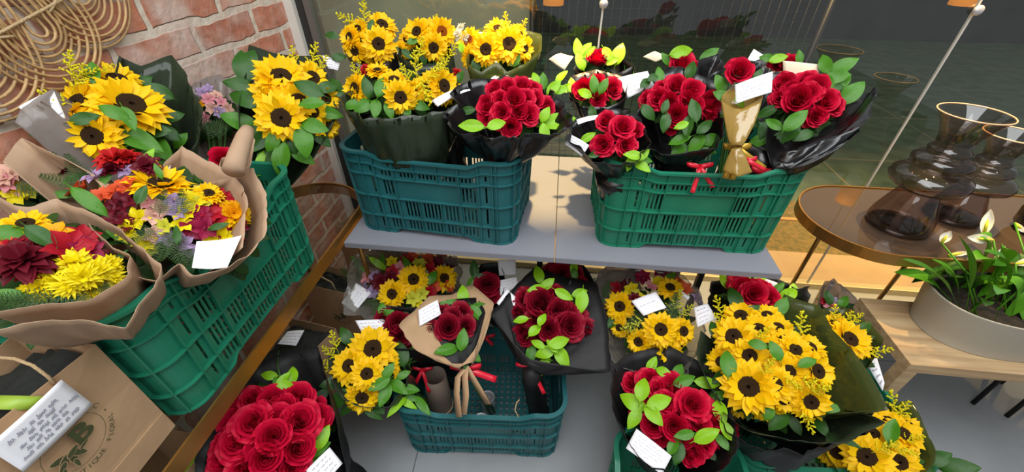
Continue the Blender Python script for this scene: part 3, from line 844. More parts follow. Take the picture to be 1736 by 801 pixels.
# ================================================================== crates
def crate_mesh():
    Lh, Wh, H, r = .262, .163, .302, .045
    cols = []   # (x, y, nx, ny, side, s)
    def seq(n, a, b): return [a + (b - a) * i / n for i in range(n)]
    for s in seq(72, -(Lh - r), Lh - r): cols.append((s, -Wh, 0, -1, 'L', s))
    for i in range(7): a = rad(-90 + 90 * i / 7); cols.append((Lh - r + r * math.cos(a), -Wh + r + r * math.sin(a), math.cos(a), math.sin(a), 'C', 0))
    for s in seq(40, -(Wh - r), Wh - r): cols.append((Lh, s, 1, 0, 'S', s))
    for i in range(7): a = rad(90 * i / 7); cols.append((Lh - r + r * math.cos(a), Wh - r + r * math.sin(a), math.cos(a), math.sin(a), 'C', 0))
    for s in seq(72, Lh - r, -(Lh - r)): cols.append((s, Wh, 0, 1, 'L', s))
    for i in range(7): a = rad(90 + 90 * i / 7); cols.append((-Lh + r + r * math.cos(a), Wh - r + r * math.sin(a), math.cos(a), math.sin(a), 'C', 0))
    for s in seq(40, Wh - r, -(Wh - r)): cols.append((-Lh, s, -1, 0, 'S', s))
    for i in range(7): a = rad(180 + 90 * i / 7); cols.append((-Lh + r + r * math.cos(a), -Wh + r + r * math.sin(a), math.cos(a), math.sin(a), 'C', 0))
    n = len(cols)
    def point(c, zf, out=0.0):
        x, y, nx, ny, sd, s = c; z = zf * H
        if sd == 'L':
            z -= .020 * smooth01((.185 - abs(s)) / .06) * zf ** 2
            if zf < .06: z += .020 * smooth01((.14 - abs(s)) / .025) * (1 - zf / .06)
        if sd == 'S':
            if zf < .06: z += .015 * smooth01((.08 - abs(s)) / .02) * (1 - zf / .06)
        o = .012 * zf + out
        return V(x + nx * o, y + ny * o, z)
    rows = [0, .035, .065, .19, .25, .45, .52, .71, .775, .835, .90, 1.0]
    bm = bmesh.new()
    vs = [[bm.verts.new(point(c, zf)) for c in cols] for zf in rows]
    def rib_l(s): return any(abs(abs(s) - q) < .0085 for q in (.205, .165, .10, .035))
    for j in range(len(rows) - 1):
        for i in range(n):
            c = cols[i]; i2 = (i + 1) % n; slot = False
            if c[4] in 'LS' and cols[i2][4] == c[4] and i % 2 == 0:
                s = c[5]
                if c[4] == 'L' and abs(s) < .19 and not rib_l(s):
                    slot = j in (2, 4) or (j == 6 and abs(s) > .105) or j == 8
                if c[4] == 'S' and abs(s) < .10:
                    slot = j in (2, 4) or (j == 6 and abs(s) > .06) or (j == 8 and abs(s) > .075)
            if c[4] == 'S' and abs(c[5]) < .055 and j in (7, 8) and cols[i2][4] == 'S': slot = True   # hand hole
            if not slot: bm.faces.new((vs[j][i], vs[j][i2], vs[j + 1][i2], vs[j + 1][i]))
    solid(bm, .0028)
    def strip(zf0, zf1, dep, z_only=None):
        R4 = [[], [], [], []]
        for c in cols:
            a, b2 = point(c, zf0), point(c, zf1); ao, bo = point(c, zf0, dep), point(c, zf1, dep)
            for k, p in enumerate((a, ao, bo, b2)): R4[k].append(bm.verts.new(p))
        for k in range(4):
            A, B = R4[k], R4[(k + 1) % 4]
            for i in range(n): bm.faces.new((A[i], A[(i + 1) % n], B[(i + 1) % n], B[i]))
    for z0, z1, dp in ((.0, .012, .007), (.222, .232, .009), (.482, .492, .009), (.742, .752, .009), (.868, .878, .009), (.975, 1.0, .012)): strip(z0, z1, dp)
    def vrib(c, z0, z1, dep=.009, w=.0028):
        x, y, nx, ny, sd, s = c; tx, ty = -ny, nx; P = []
        for zf in (z0, (z0 + z1) / 2, z1):
            a = point(c, zf); b2 = point(c, zf, dep)
            P.append([bm.verts.new(q + V(tx, ty, 0) * (w / 2 * sg)) for q, sg in ((a, -1), (b2, -1), (b2, 1), (a, 1))])
        for A, B in zip(P, P[1:]):
            for k in range(4): bm.faces.new((A[k], A[(k + 1) % 4], B[(k + 1) % 4], B[k]))
        bm.faces.new(P[0][::-1]); bm.faces.new(P[-1])
    def nearest(sd, s, ny=0, nx=0):
        return min((c for c in cols if c[4] == sd and (c[3] == ny if sd == 'L' else c[2] == nx)), key=lambda c: abs(c[5] - s))
    for ny in (-1, 1):
        for s in (-.205, -.165, .165, .205): vrib(nearest('L', s, ny=ny), 0, .98)
        for s in (-.10, .10): vrib(nearest('L', s, ny=ny), .06, .98)
        for s in (-.035, .035): vrib(nearest('L', s, ny=ny), .06, .49); vrib(nearest('L', s, ny=ny), .75, .98)
    for nx in (-1, 1):
        for s in (-.11, -.055, .055, .11): vrib(nearest('S', s, nx=nx), 0, .98)
        vrib(nearest('S', 0, nx=nx), .06, .49)
    for i, c in enumerate(cols):
        if c[4] == 'C' and (i % 4 == 0): vrib(c, 0, .98)
    # perforated bottom
    gx, gy = 45, 27; gv = [[None] * (gy + 1) for _ in range(gx + 1)]
    for i in range(gx + 1):
        for j in range(gy + 1): gv[i][j] = bm.verts.new(((i / gx - .5) * 2 * (Lh - .004), (j / gy - .5) * 2 * (Wh - .004), .022))
    fs = []
    for i in range(gx):
        for j in range(gy):
            x, y = abs(gv[i][j].co.x), abs(gv[i][j].co.y)
            if x > Lh - r and y > Wh - r and (x - Lh + r) ** 2 + (y - Wh + r) ** 2 > r * r * .8: continue
            if i % 2 and j % 2: continue
            fs.append(bm.faces.new((gv[i][j], gv[i + 1][j], gv[i + 1][j + 1], gv[i][j + 1])))
    bmesh.ops.delete(bm, geom=[v for v in bm.verts if not v.link_faces], context='VERTS')
    return mesh_from(bm, 'crate', False)
CRATE = crate_mesh(); CRATE.materials.append(M_GREEN); CRATE2 = CRATE.copy(); CRATE2.materials.clear(); CRATE2.materials.append(M_TEAL)
def crate(x, y, z, rot, label, me):
    o = bpy.data.objects.new('plastic_crate', me); o.location = (x, y, z); o.rotation_euler = (0, 0, rad(rot)); link(o)
    return tag(o, label, 'crate', 'slotted plastic crates')
ZS = EYE - .836
crate(-.872, .632, ZT, 90, 'green slotted crate on the glass table by the brick wall', CRATE)
crate(-.362, 1.212, ZS, -4.6, 'teal slotted crate on the left shelf panel, under the sunflowers', CRATE2)
crate(.425, 1.235, ZS, 1.8, 'green slotted crate on the right shelf panel, holding black-wrapped roses', CRATE)
crate(-.195, .838, 0, 4.3, 'teal slotted crate on the floor under the left shelf panel', CRATE2)
crate(.422, .385, 0, 90, 'green crate on the floor beneath the red roses in front, mostly hidden', CRATE)
crate(.872, .795, 0, 4, 'green crate on the floor under the big sunflower bunch', CRATE)

# ================================================================== bouquets on the left shelf crate
CB = ZS + .026
def B(*a, **k): return Bouquet('sunflower_bouquet', *a, **k)
def BR(*a, **k): return Bouquet('rose_bouquet', *a, **k)
def BM(*a, **k): return Bouquet('mixed_bouquet', *a, **k)

b = B('rear sunflower bunch above the teal crate, nearest the window frame', 632, 66, y=1.36, base=(-.48, 1.28, CB), rad=52, Rc=.12)
b.sun([(642, 75, 58, -.03, (0, .1)), (648, 42, 52, .02, (.3, -.5)), (593, 63, 42, 0, (-.8, 0)), (606, 50, 40, .03), (602, 86, 44, .01, (-.6, .5)), (640, 98, 44, .01, (.1, .9)), (612, 72, 36, .02)])
b.rod([(618, 24, 44, 95), (592, 34, 42, 160), (610, 118, 30, 100, -.06)]); b.leaf([(562, 60, 24, 175, 'd'), (629, 42, 22, 70, 'd'), (575, 97, 26, 10, 'd', -.03), (668, 80, 20, -30, 'd'), (655, 108, 22, -60, 'd')])
b.foliage(.07, 24); b.stems(); b.sleeve(0.050); b.wrap([(585, 85, .03), (600, 105, -.02), (622, 112, -.02), (650, 108, -.02), (670, 85, .02), (650, 62, .07), (610, 60, .07)], M_BLACK)
card('white card tucked in beside the rear sunflower bunch nearest the window frame', [(546, 93), (577, 104), (573, 120), (557, 117)], b, dk=-.05, seed=11)

b = B('small sunflower bunch behind the goldenrod, left of the spotlit sunflowers', 722, 68, y=1.40, base=(-.34, 1.30, CB), rad=50, Rc=.12)
b.sun([(707, 54, 48, 0, (-.4, -.2)), (725, 50, 50, .02, (-.1, -.5)), (749, 54, 50, -.01, (.3, .0), M_DISCO), (735, 81, 48, -.02, (.1, .5)), (678, 88, 34, .01, (-.7, .3)), (690, 66, 36, .03)])
b.rod([(712, 88, 46, 80, -.06), (735, 40, 30, 70), (765, 90, 34, 60, -.04)]); b.leaf([(700, 70, 22, 20, 'm'), (690, 92, 24, -40, 'd'), (718, 100, 22, -80, 'd')])
b.foliage(.07, 24); b.stems(); b.sleeve(0.050); b.wrap([(672, 92, .03), (700, 108, -.01), (735, 108, -.01), (768, 95, .02), (755, 55, .07), (700, 55, .07)], M_DGREENW)

b = B('spotlit sunflower bunch with olive film wrap behind the left crate of roses', 838, 78, y=1.38, base=(-.20, 1.28, CB), rad=55, Rc=.12)
b.sun([(863, 75, 62, -.03, (.1, .0)), (824, 84, 54, -.02, (-.2, .2)), (795, 70, 48, .01, (-.6, -.1), M_DISCO), (845, 50, 50, .03, (.1, -.6)), (888, 82, 46, .02, (.8, .1)), (800, 100, 44, .01, (-.5, .6)), (880, 58, 40, .03, (.7, -.3))])
b.bloom([('w', 776, 58, 26, .0), ('w', 788, 62, 24, .0), ('w', 781, 46, 20, .02)], 'mum')  # white blooms stand in for blown-out highlights on the yellow heads
b.rod([(858, 40, 34, 95), (884, 48, 32, 60), (747, 112, 36, 80, -.08)]); b.leaf([(874, 98, 30, 80, 'm', -.03), (808, 108, 32, 85, 'd'), (782, 80, 20, 100, 'l')])
b.foliage(.075, 46); b.stems(); b.sleeve(0.050); b.wrap([(792, 108, -.02), (815, 122, -.03), (842, 104, -.03), (860, 122, -.03), (888, 108, -.01), (918, 85, .02), (917, 58, .05), (860, 45, .09), (800, 50, .08)], M_GREENW, r0=.015)
card('small white card lying between spotlit sunflowers and the dome of roses', [(822, 128), (848, 127), (858, 134), (838, 140)], b, dk=-.05, seed=12)

b = B('front sunflower bunch in dark green film at the teal crate left end', 672, 152, y=1.13, base=(-.45, 1.17, CB), rad=85, Rc=.17, tie=.62)
b.sun([(668, 136, 50, .0, (0, -.7)), (679, 165, 58, -.02, (.1, .5)), (602, 150, 54, .0, (-.9, .1)), (752, 146, 62, -.01, (.8, .1)), (700, 158, 46, .0, (.3, .3)), (722, 150, 46, .01, (.5, -.2)), (640, 120, 40, .04, (-.1, -.9)), (600, 168, 40, .01, (-.8, .4)), (770, 160, 40, .01, (.8, .5)), (737, 135, 44, .03, (.3, -.7))])
b.rod([(705, 113, 50, 95), (718, 150, 56, -65, -.05), (750, 115, 40, 60), (690, 128, 40, 120, -.03), (602, 122, 30, 110), (735, 125, 44, 45, -.03)])
b.leaf([(622, 148, 38, 105, 'd'), (645, 147, 38, 75, 'm'), (568, 143, 30, 140, 'd'), (597, 178, 34, 200, 'm'), (616, 180, 38, 215, 'm'), (637, 184, 36, 265, 'm'), (660, 187, 32, -70, 'm'), (712, 179, 34, -20, 'm'), (690, 190, 26, -80, 'm'), (560, 170, 26, 150, 'd'), (575, 158, 26, 190, 'd'), (780, 130, 26, 70, 'd')])
b.foliage(.10, 40); b.stems(14); b.sleeve(0.085)
b.wrap([(585, 185, -.02), (620, 200, -.05), (680, 198, -.06), (735, 190, -.05), (778, 180, -.02), (790, 150, .03), (740, 125, .08), (660, 120, .09), (595, 135, .06)], M_DGREENW, r0=.07, bulge=.3, crk=.03)
b.bloom([('c', 618, 117, 20, .06), ('c', 776, 124, 22, .05)], 'dahlia')
card('curled white card at the right of the front sunflower bunch, beside the roses', [(731, 172), (790, 147), (798, 154), (742, 182)], b, dk=-.07, nfac=1.4, seed=13, curl=.008, ink=False)

b = BR('dome of deep red roses in black cellophane at teal crate right end', 868, 182, y=1.08, base=(-.19, 1.15, CB), rad=58, Rc=.11, tie=.45)
b.rose([(826, 178, 42, 0), (871, 166, 42, -.01), (897, 194, 40, 0), (866, 217, 40, .0), (840, 151, 38, .01), (860, 146, 36, .01), (886, 145, 38, .02), (905, 150, 32, .02), (908, 168, 36, .01), (929, 181, 34, .01), (850, 190, 38, -.005), (824, 198, 34, .01), (892, 166, 36, .0), (848, 168, 36, .0), (880, 188, 36, .0), (843, 206, 30, .01)])
b.leaf([(799, 214, 46, 178, 'l', -.03), (842, 211, 36, 20, 'l', -.04), (948, 206, 60, 14, 'l', -.03), (923, 227, 38, -80, 'l', -.035), (924, 194, 30, 60, 'l', -.02), (939, 148, 34, 45, 'l', .0), (921, 137, 30, 95, 'm', .01), (908, 134, 26, 110, 'l', .01), (950, 152, 28, 10, 'l', 0), (792, 188, 30, 190, 'd', .0)])
b.foliage(.075, 26); b.stems(); b.sleeve(0.050)
b.wrap([(757, 200, .02), (785, 226, -.02), (835, 232, -.04), (885, 235, -.05), (935, 225, -.04), (970, 212, -.02), (958, 170, .05), (905, 132, .10), (830, 130, .10), (775, 150, .06)], M_BLACK, r0=.03, bulge=.15, crk=.03)
b.bow(838, 262, 34, M_RIB, dk=.03)

# ================================================================== right shelf crate
b = BR('smallest rose bunch, four blooms at the green shelf crate left corner', 1045, 228, y=1.07, base=(.22, 1.17, CB), rad=45, Rc=.09, tie=.4)
b.rose([(1056, 213, 44, -.01), (1021, 246, 42, 0), (1062, 246, 38, 0), (1027, 203, 36, .01), (1078, 220, 34, .015), (1040, 228, 34, .005)])
b.leaf([(1074, 264, 36, 170, 'l', -.03), (1088, 282, 36, -40, 'l', -.03), (1090, 263, 30, 40, 'l', -.02), (1068, 277, 30, 250, 'l', -.025), (1093, 272, 26, -10, 'm', -.02), (997, 233, 30, 30, 'l', .01), (1004, 190, 26, 100, 'd', .01), (1008, 262, 26, 200, 'd', -.01)])
b.foliage(.06, 22); b.stems(); b.sleeve(0.050)
b.wrap([(960, 232, .0), (985, 262, -.02), (1030, 280, -.03), (1075, 275, -.02), (1100, 250, .0), (1090, 205, .05), (1050, 185, .08), (1000, 195, .06), (975, 210, .04)], M_BLACK, r0=.025, bulge=.2, crk=.02)
card('white folded card hanging at left edge of the smallest rose bunch', [(968, 229), (999, 247), (987, 265), (957, 244)], b, dk=-.045, seed=21)
card('narrow white card edge standing above the smallest rose bunch', [(977, 203), (1015, 195), (1012, 202), (980, 211)], b, dk=-.01, nfac=1.2, seed=22, ink=False)

b = BR('rose bunch with leafy sprig behind the smallest one on right shelf', 1012, 152, y=1.30, base=(.24, 1.27, CB), rad=40, Rc=.10, tie=.4)
b.rose([(987, 152, 40, 0), (1040, 150, 38, 0), (1012, 138, 30, .02), (1014, 170, 30, 0)])
b.leaf([(1007, 142, 32, 95, 'm', -.03), (991, 158, 28, 150, 'l', -.035), (1023, 146, 30, 60, 'm', -.03), (970, 145, 30, 100, 'l', .0), (952, 130, 28, 40, 'l'), (960, 150, 30, 190, 'l')])
b.foliage(.06, 20); b.stems(); b.sleeve(0.050); b.wrap([(962, 160, .02), (985, 180, -.02), (1030, 182, -.02), (1062, 165, .0), (1062, 130, .06), (1010, 118, .08), (968, 130, .06)], M_BLACK, r0=.02, bulge=.2, crk=.02)

b = BR('rearmost rose bunch by the glass with one half-hidden bloom, beside cream card', 1016, 100, y=1.50, base=(.30, 1.36, CB), rad=45, Rc=.10, tie=.4)
b.rose([(1013, 97, 40, 0, (0, -.9)), (1032, 98, 30, .01, (.3, -.9))])
b.leaf([(979, 80, 32, 95, 'l'), (993, 84, 30, 50, 'l'), (999, 88, 26, 40, 'l'), (984, 104, 32, 115, 'l'), (1049, 91, 40, 70, 'l'), (1066, 119, 26, 130, 'm'), (1030, 92, 30, -60, 'l'), (1038, 104, 24, 20, 'l')])
b.foliage(.06, 20); b.stems(); b.sleeve(0.050); b.wrap([(970, 118, .02), (1000, 128, -.02), (1040, 128, -.02), (1072, 112, .0), (1050, 96, .05), (1010, 104, .06), (980, 104, .05)], M_BLACK, r0=.02, bulge=.3, crk=.01)
card('cream card curling at far left above the right crate, left of rearmost roses', [(930, 100), (951, 89), (973, 96), (957, 120)], b, dk=-.04, m=M_CARDC, seed=23, curl=.01, ink=False)

b = BR('central rose bunch in black wrap with cascading leaves on right shelf', 1155, 172, y=1.20, base=(.42, 1.22, CB), rad=62, Rc=.12, tie=.5)
b.rose([(1146, 143, 42, 0), (1173, 152, 42, -.01), (1115, 166, 40, 0), (1146, 196, 44, -.01), (1206, 172, 42, 0), (1096, 168, 30, .01), (1168, 168, 38, -.005), (1134, 172, 36, 0), (1205, 190, 34, .005), (1122, 150, 32, .01), (1180, 180, 32, 0), (1138, 216, 28, .01)])
b.leaf([(1099, 191, 36, -50, 'd', -.03), (1177, 187, 44, 100, 'd', -.03), (1155, 213, 26, 200, 'l', -.04), (1180, 246, 44, 230, 'm', -.05), (1208, 237, 40, 10, 'm', -.045), (1152, 238, 38, 190, 'm', -.045), (1118, 126, 30, 95, 'm', .0), (1171, 119, 34, 75, 'd', .01), (1128, 208, 36, 260, 'd', -.03), (1128, 180, 26, 70, 'd', -.03), (1170, 260, 40, 250, 'd', -.045), (1195, 215, 34, 40, 'd', -.04), (1166, 215, 40, 265, 'd', -.04), (1095, 140, 26, 45, 'd', -.01), (1108, 131, 24, 30, 'd', -.01), (1150, 255, 34, 220, 'm', -.045), (1200, 255, 30, -20, 'm', -.045)])
b.foliage(.08, 30); b.stems(12); b.sleeve(0.060)
b.wrap([(1085, 195, .03), (1100, 250, -.02), (1130, 262, -.02), (1218, 250, -.02), (1228, 195, .03), (1215, 140, .08), (1150, 112, .11), (1090, 135, .08)], M_BLACK, r0=.03, bulge=.2, crk=.02)
b.bow(1187, 283, 44, M_RIB, dk=-.06)
card('white card with leaf across it, above and left of the central roses', [(1047, 132), (1098, 120), (1110, 147), (1064, 167)], b, dk=.0, seed=24)

b = BR('single tall red rose in narrow gold film with gold ribbon', 1252, 122, y=1.20, base=(.54, 1.16, CB), rad=40, Rc=.10, tie=.62)
b.rose([(1253, 120, 46, -.01, (.05, -.1))])
b.leaf([(1221, 142, 36, 110, 'm', 0), (1225, 163, 34, 150, 'm', -.01), (1239, 191, 34, 190, 'm', -.03), (1266, 184, 32, 60, 'm', -.03), (1254, 172, 26, -60, 'l', -.03), (1250, 195, 30, 60, 'm', -.03), (1285, 128, 26, 60, 'd')])
b.stems(4, .008)
T = b.pt(1248, 250, -.035, False)
b.wrap([(1222, 172, -.02), (1256, 185, -.03), (1292, 164, -.02), (1285, 140, .02), (1240, 145, .03)], M_GOLDW, tie=T, r0=.012, bulge=.12, crk=.006, name='gold_film')
b.wrap([(1226, 290, -.02), (1250, 300, -.03), (1275, 292, -.02), (1262, 285, .02), (1238, 284, .02)], M_GOLDW, tie=T, r0=.010, bulge=.1, crk=.006, name='gold_film')
b.bow(1250, 252, 46, M_RIBG, dk=-.055, tails=((-.45, -1.1), (-.2, -1.15), (1.0, -.75)), bw=.016)
b.bow(1266, 272, 34, M_RIB, dk=-.05, tails=((.9, -.5),), bw=.012)
card('white handwritten card clipped in front of the single gold-wrapped rose', [(1246, 144), (1310, 121), (1308, 157), (1247, 177)], b, dk=-.06, seed=25, lines=5)

b = BR('rose bunch whose black cellophane flares far out to the right', 1368, 168, y=1.21, base=(.60, 1.22, CB), rad=62, Rc=.12, tie=.55)
b.rose([(1352, 168, 52, -.015), (1328, 142, 42, 0), (1383, 146, 46, 0), (1399, 172, 46, 0), (1385, 197, 36, .0), (1366, 136, 38, .01), (1417, 180, 34, .01), (1340, 152, 36, .005), (1372, 158, 40, -.005), (1322, 165, 34, .01), (1370, 200, 30, .01)])
b.leaf([(1349, 204, 48, 40, 'm', -.04), (1312, 211, 34, 140, 'm', -.035), (1287, 239, 42, 200, 'm', -.02), (1318, 240, 44, 235, 'd', -.02), (1399, 108, 38, 110, 'm', .0), (1428, 113, 50, 18, 'm', .0), (1445, 157, 50, 42, 'm', .0), (1418, 131, 42, 5, 'm', .0), (1399, 137, 38, 130, 'm', 0), (1432, 135, 34, 75, 'm', .01), (1355, 97, 26, 95, 'm', .02), (1340, 228, 36, 210, 'd', -.03), (1415, 150, 30, 10, 'd', .0), (1300, 190, 36, 200, 'd', -.0), (1295, 220, 36, 250, 'd', -.01), (1275, 205, 30, 120, 'd', 0), (1262, 222, 30, 230, 'd', .0), (1362, 230, 34, 200, 'd', -.02)])
b.foliage(.085, 34); b.stems(12); b.sleeve(0.060)
T = b.pt(1322, 284, -.01, False)
b.wrap([(1325, 262, -.03), (1380, 245, -.04), (1462, 211, -.03), (1478, 180, -.01), (1489, 148, .03), (1445, 168, .06), (1400, 140, .10), (1340, 110, .12)], M_BLACK, tie=T, r0=.025, closed=False, bulge=.25, crk=.02, thick=.0007)
b.wrap([(1340, 270, -.02), (1400, 252, -.03), (1455, 222, -.02), (1470, 195, .01), (1440, 200, .04)], M_BLACK, tie=T, r0=.03, closed=False, bulge=.3, crk=.02)
b.bow(1300, 292, 50, M_RIB, dk=-.05, tails=((.3, -.05), (-.3, -.1)), bw=.018)
card('wide cream card standing above the roses with flared black wrap', [(1327, 103), (1392, 110), (1386, 132), (1328, 125)], b, dk=.03, m=M_CARDC, seed=26, nfac=.1, ink=False)

b = BR('half-hidden rose bunch at the window behind the central roses', 1157, 106, y=1.52, base=(.46, 1.36, CB), rad=40, Rc=.1, tie=.4)
b.rose([(1155, 106, 44, 0, (0, -.6)), (1172, 108, 30, .02, (.4, -.6))])
b.leaf([(1155, 88, 40, 12, 'l', -.02), (1202, 94, 38, 35, 'm', -.01), (1128, 100, 26, 120, 'm')])
b.foliage(.05, 16); b.stems(); b.sleeve(0.050); b.wrap([(1115, 128, .02), (1140, 112, -.03), (1150, 118, -.03), (1182, 112, -.02), (1190, 100, .0), (1222, 92, .03), (1226, 120, 0), (1170, 140, -.02)], M_BLACK, r0=.02, bulge=.2, crk=.016, sharp=True)
card('cream card at the window above the half-hidden rose bunch', [(1090, 97), (1110, 87), (1134, 96), (1112, 105)], b, dk=.0, m=M_CARDC, seed=27, ink=False)
b = BR('rose bunch at the window behind the wide cream card', 1318, 106, y=1.54, base=(.62, 1.36, CB), rad=40, Rc=.1, tie=.4)
b.rose([(1338, 106, 36, 0, (.2, -.6)), (1318, 110, 30, .01)])
b.leaf([(1320, 99, 30, 10, 'l', -.02), (1300, 98, 24, 170, 'm')]); b.foliage(.05, 16); b.stems(); b.sleeve(0.050)
b.wrap([(1276, 122, .02), (1290, 108, -.02), (1312, 120, -.02), (1340, 122, -.02), (1352, 100, .03), (1308, 92, .05), (1282, 98, .04)], M_BLACK, r0=.02, bulge=.2, crk=.014)
card('pointed white card beside the window behind the single tall rose', [(1266, 103), (1278, 83), (1300, 96), (1280, 104)], b, dk=-.01, m=M_CARD, seed=28, ink=False)

# ================================================================== bouquets on the floor, left to middle
b = BM('clear-wrapped mixed bouquet with three sunflowers under the left shelf panel', 690, 476, z=.44, base=(-.36, 1.40, 0), rad=85, Rc=.17, tie=.5)
b.sun([(701, 474, 52, -.01, (.1, .1)), (665, 499, 50, -.01, (-.3, .3)), (753, 472, 46, 0, (.4, .1))])
b.bloom([('p', 677, 455, 26), ('p', 620, 470, 26), ('v', 634, 468, 24), ('v', 615, 488, 24), ('v', 632, 495, 26), ('y', 664, 444, 22), ('g', 712, 446, 26), ('g', 700, 506, 28, -.02), ('g', 715, 499, 26, -.02), ('y', 706, 512, 22, -.01), ('o', 735, 488, 28), ('o', 762, 485, 26, -.02), ('o', 727, 438, 28, .02), ('r', 731, 455, 26), ('d', 742, 446, 26, .01), ('o', 748, 436, 26, .03), ('d', 765, 446, 26, .02), ('r', 664, 461, 26), ('p', 686, 490, 22), ('r', 690, 440, 24, .02), ('o', 700, 436, 24, .02)])
b.bloom([('d', 645, 478, 34), ('r', 728, 494, 26), ('d', 660, 470, 26)], 'dahlia')
b.leaf([(642, 448, 40, -35, 'l', -.01, 1), (690, 448, 34, 120, 'm', -.01, 1), (732, 471, 30, 60, 'm', -.02), (612, 458, 30, 150, 'm', 0, 1), (648, 440, 28, 100, 'm', 0, 1), (605, 446, 34, 130, 'm', .01, 1)])
b.fern([(618, 510, 50, 200), (600, 470, 50, 150), (640, 515, 44, 250)])
b.foliage(.13, 44); b.stems(12)
b.wrap([(582, 535, -.0), (630, 540, -.02), (690, 522, -.02), (745, 515, -.02), (780, 490, .0), (778, 440, .06), (700, 425, .09), (640, 425, .09), (603, 430, .07), (588, 470, .04)], M_CLEAR, r0=.025, bulge=.3, crk=.02, sub=10)
card('tilted white card on the clear-wrapped mixed bouquet, at the far left under the shelf', [(579, 514), (604, 480), (630, 497), (601, 531)], b, dk=-.04, seed=31)

b = BR('dark rose bunch squeezed between mixed bouquet and the floor sunflowers', 668, 552, z=.46, base=(-.33, .93, .03), rad=45, Rc=.1, tie=.5)
b.rose([(676, 547, 44, 0), (652, 537, 36, 0), (680, 570, 40, .0), (664, 560, 36, .01), (695, 556, 34, .01), (690, 578, 30, .01)], M_ROSE_DIM)
b.leaf([(648, 525, 26, 90, 'm', -.02), (658, 530, 22, 20, 'm', -.015), (690, 595, 50, 80, 'm', -.0), (684, 605, 40, 120, 'm', .0), (705, 600, 40, 60, 'd', 0)])
b.foliage(.07, 20); b.stems(wrapped=M_BLACK, rb=.03); b.wrap([(635, 560, 0), (660, 590, -.02), (700, 592, -.02), (720, 560, .0), (700, 528, .05), (655, 518, .06)], M_BLACKM, r0=.03)
b.bow(716, 628, 34, M_RIB, dk=-.03, tails=((-.5, -1.0), (.35, -1.1)), k=1.42)

b = B('floor sunflower bunch of five heads leaning over the teal crate left edge', 622, 620, z=.45, base=(-.37, .80, .03), rad=85, Rc=.16, tie=.55)
b.sun([(632, 592, 80, -.01, (.0, -.0)), (592, 621, 62, 0, (-.35, .1)), (622, 634, 56, -.025, (0, .2)), (655, 618, 54, .01, (.5, .2)), (614, 674, 60, 0, (-.1, .7)), (660, 640, 44, .015, (.6, .4))])
b.rod([(568, 582, 42, 110), (548, 622, 46, 150), (560, 600, 36, 140)])
b.leaf([(586, 570, 36, 120, 'd', 0), (563, 650, 40, 200, 'd', .0), (575, 678, 46, 240, 'd', 0), (658, 630, 34, 60, 'm', -.03), (643, 652, 40, 210, 'm', -.03), (652, 671, 40, 250, 'm', -.03), (675, 657, 42, -40, 'm', -.03), (694, 661, 36, 0, 'm', -.03), (684, 636, 26, 30, 'm', -.02), (672, 690, 44, -125, 'l', -.02, 1), (716, 688, 44, -50, 'm', -.02, 1), (700, 676, 36, -10, 'm', -.02, 1), (632, 702, 40, -30, 'd', .0, 1), (680, 600, 46, 100, 'd', 0), (590, 692, 34, 230, 'd', .02), (640, 690, 34, -50, 'd', .01), (690, 684, 40, -30, 'l', -.02, 1)])
b.foliage(.10, 44); b.stems(14); b.wrap([(556, 610, .03), (566, 660, .02), (600, 690, .02), (660, 690, .02), (690, 650, .02), (680, 590, .06), (630, 560, .08), (575, 575, .06)], M_DGREENW, r0=.025, bulge=.2)
card('white curled card behind the top of the floor sunflower bunch', [(602, 544), (652, 542), (657, 570), (617, 571)], b, dk=.0, seed=32, nfac=.2)

b = BR('kraft-wrapped rose bunch tied with red ribbon in the teal floor crate', 760, 552, z=.50, base=(-.165, .80, .055), rad=60, Rc=.13, tie=.62)
b.rose([(759, 555, 48, -.01), (783, 528, 38, 0), (791, 553, 38, 0), (731, 560, 38, 0), (750, 532, 38, .01), (768, 535, 34, .0), (742, 568, 34, .005), (728, 546, 30, .01)], M_ROSE_DIM)
b.leaf([(785, 500, 36, 95, 'l', .02), (757, 594, 44, 200, 'm', -.04), (784, 576, 40, 80, 'm', -.04), (798, 600, 44, -40, 'm', -.045), (776, 606, 36, 240, 'm', -.035), (808, 532, 36, -60, 'm', .0), (765, 512, 30, 10, 'm', .0, 1), (812, 520, 30, 10, 'm', 0), (750, 516, 26, 20, 'm', 0, 1), (788, 608, 30, -70, 'd', -.03)])
b.foliage(.085, 26)
T = b.pt(790, 622, -.01, False); b.tie = T
b.wrap([(676, 552, -.01), (701, 528, .01), (727, 503, .03), (766, 500, .07), (798, 483, .09), (838, 514, .04), (824, 550, .01), (806, 590, -.02), (785, 617, -.03), (750, 615, -.03), (700, 590, -.02)], M_KRAFT, tie=T, r0=.022, bulge=.1, crk=.006, sub=10, thick=.0008)
b.wrap([(700, 555, .005), (730, 520, .02), (766, 508, .055), (810, 505, .07), (822, 530, .03), (800, 580, .0), (760, 600, -.012), (715, 585, -.005)], M_BLACKM, tie=T, r0=.016, bulge=.05, crk=.004, name='inner_paper')
for lg in ([(776, 640, .0), (774, 668, .03), (778, 708, .06)], [(802, 642, .0), (814, 662, .03), (828, 686, .06)], [(788, 642, -.01), (790, 672, .02), (786, 704, .05)]):
    bm = bmesh.new(); pts = [b.pt(*q, False) for q in lg]; pts = [T] + pts
    add_ribbon(bm, pts, .022, (RT * .8 + UP * .2 - FW * .4).normalized()); solid(bm, .0008); obj('paper_tail', bm, M_KRAFT, b.e)
b.stems(9, .010)
b.bow(789, 626, 52, M_RIB, dk=-.06, tails=((1.0, -.35), (.2, -.3)), bw=.02)
card('white bent card resting on the left of the kraft-wrapped roses', [(709, 527), (742, 509), (748, 534), (711, 554)], b, dk=-.03, seed=33)

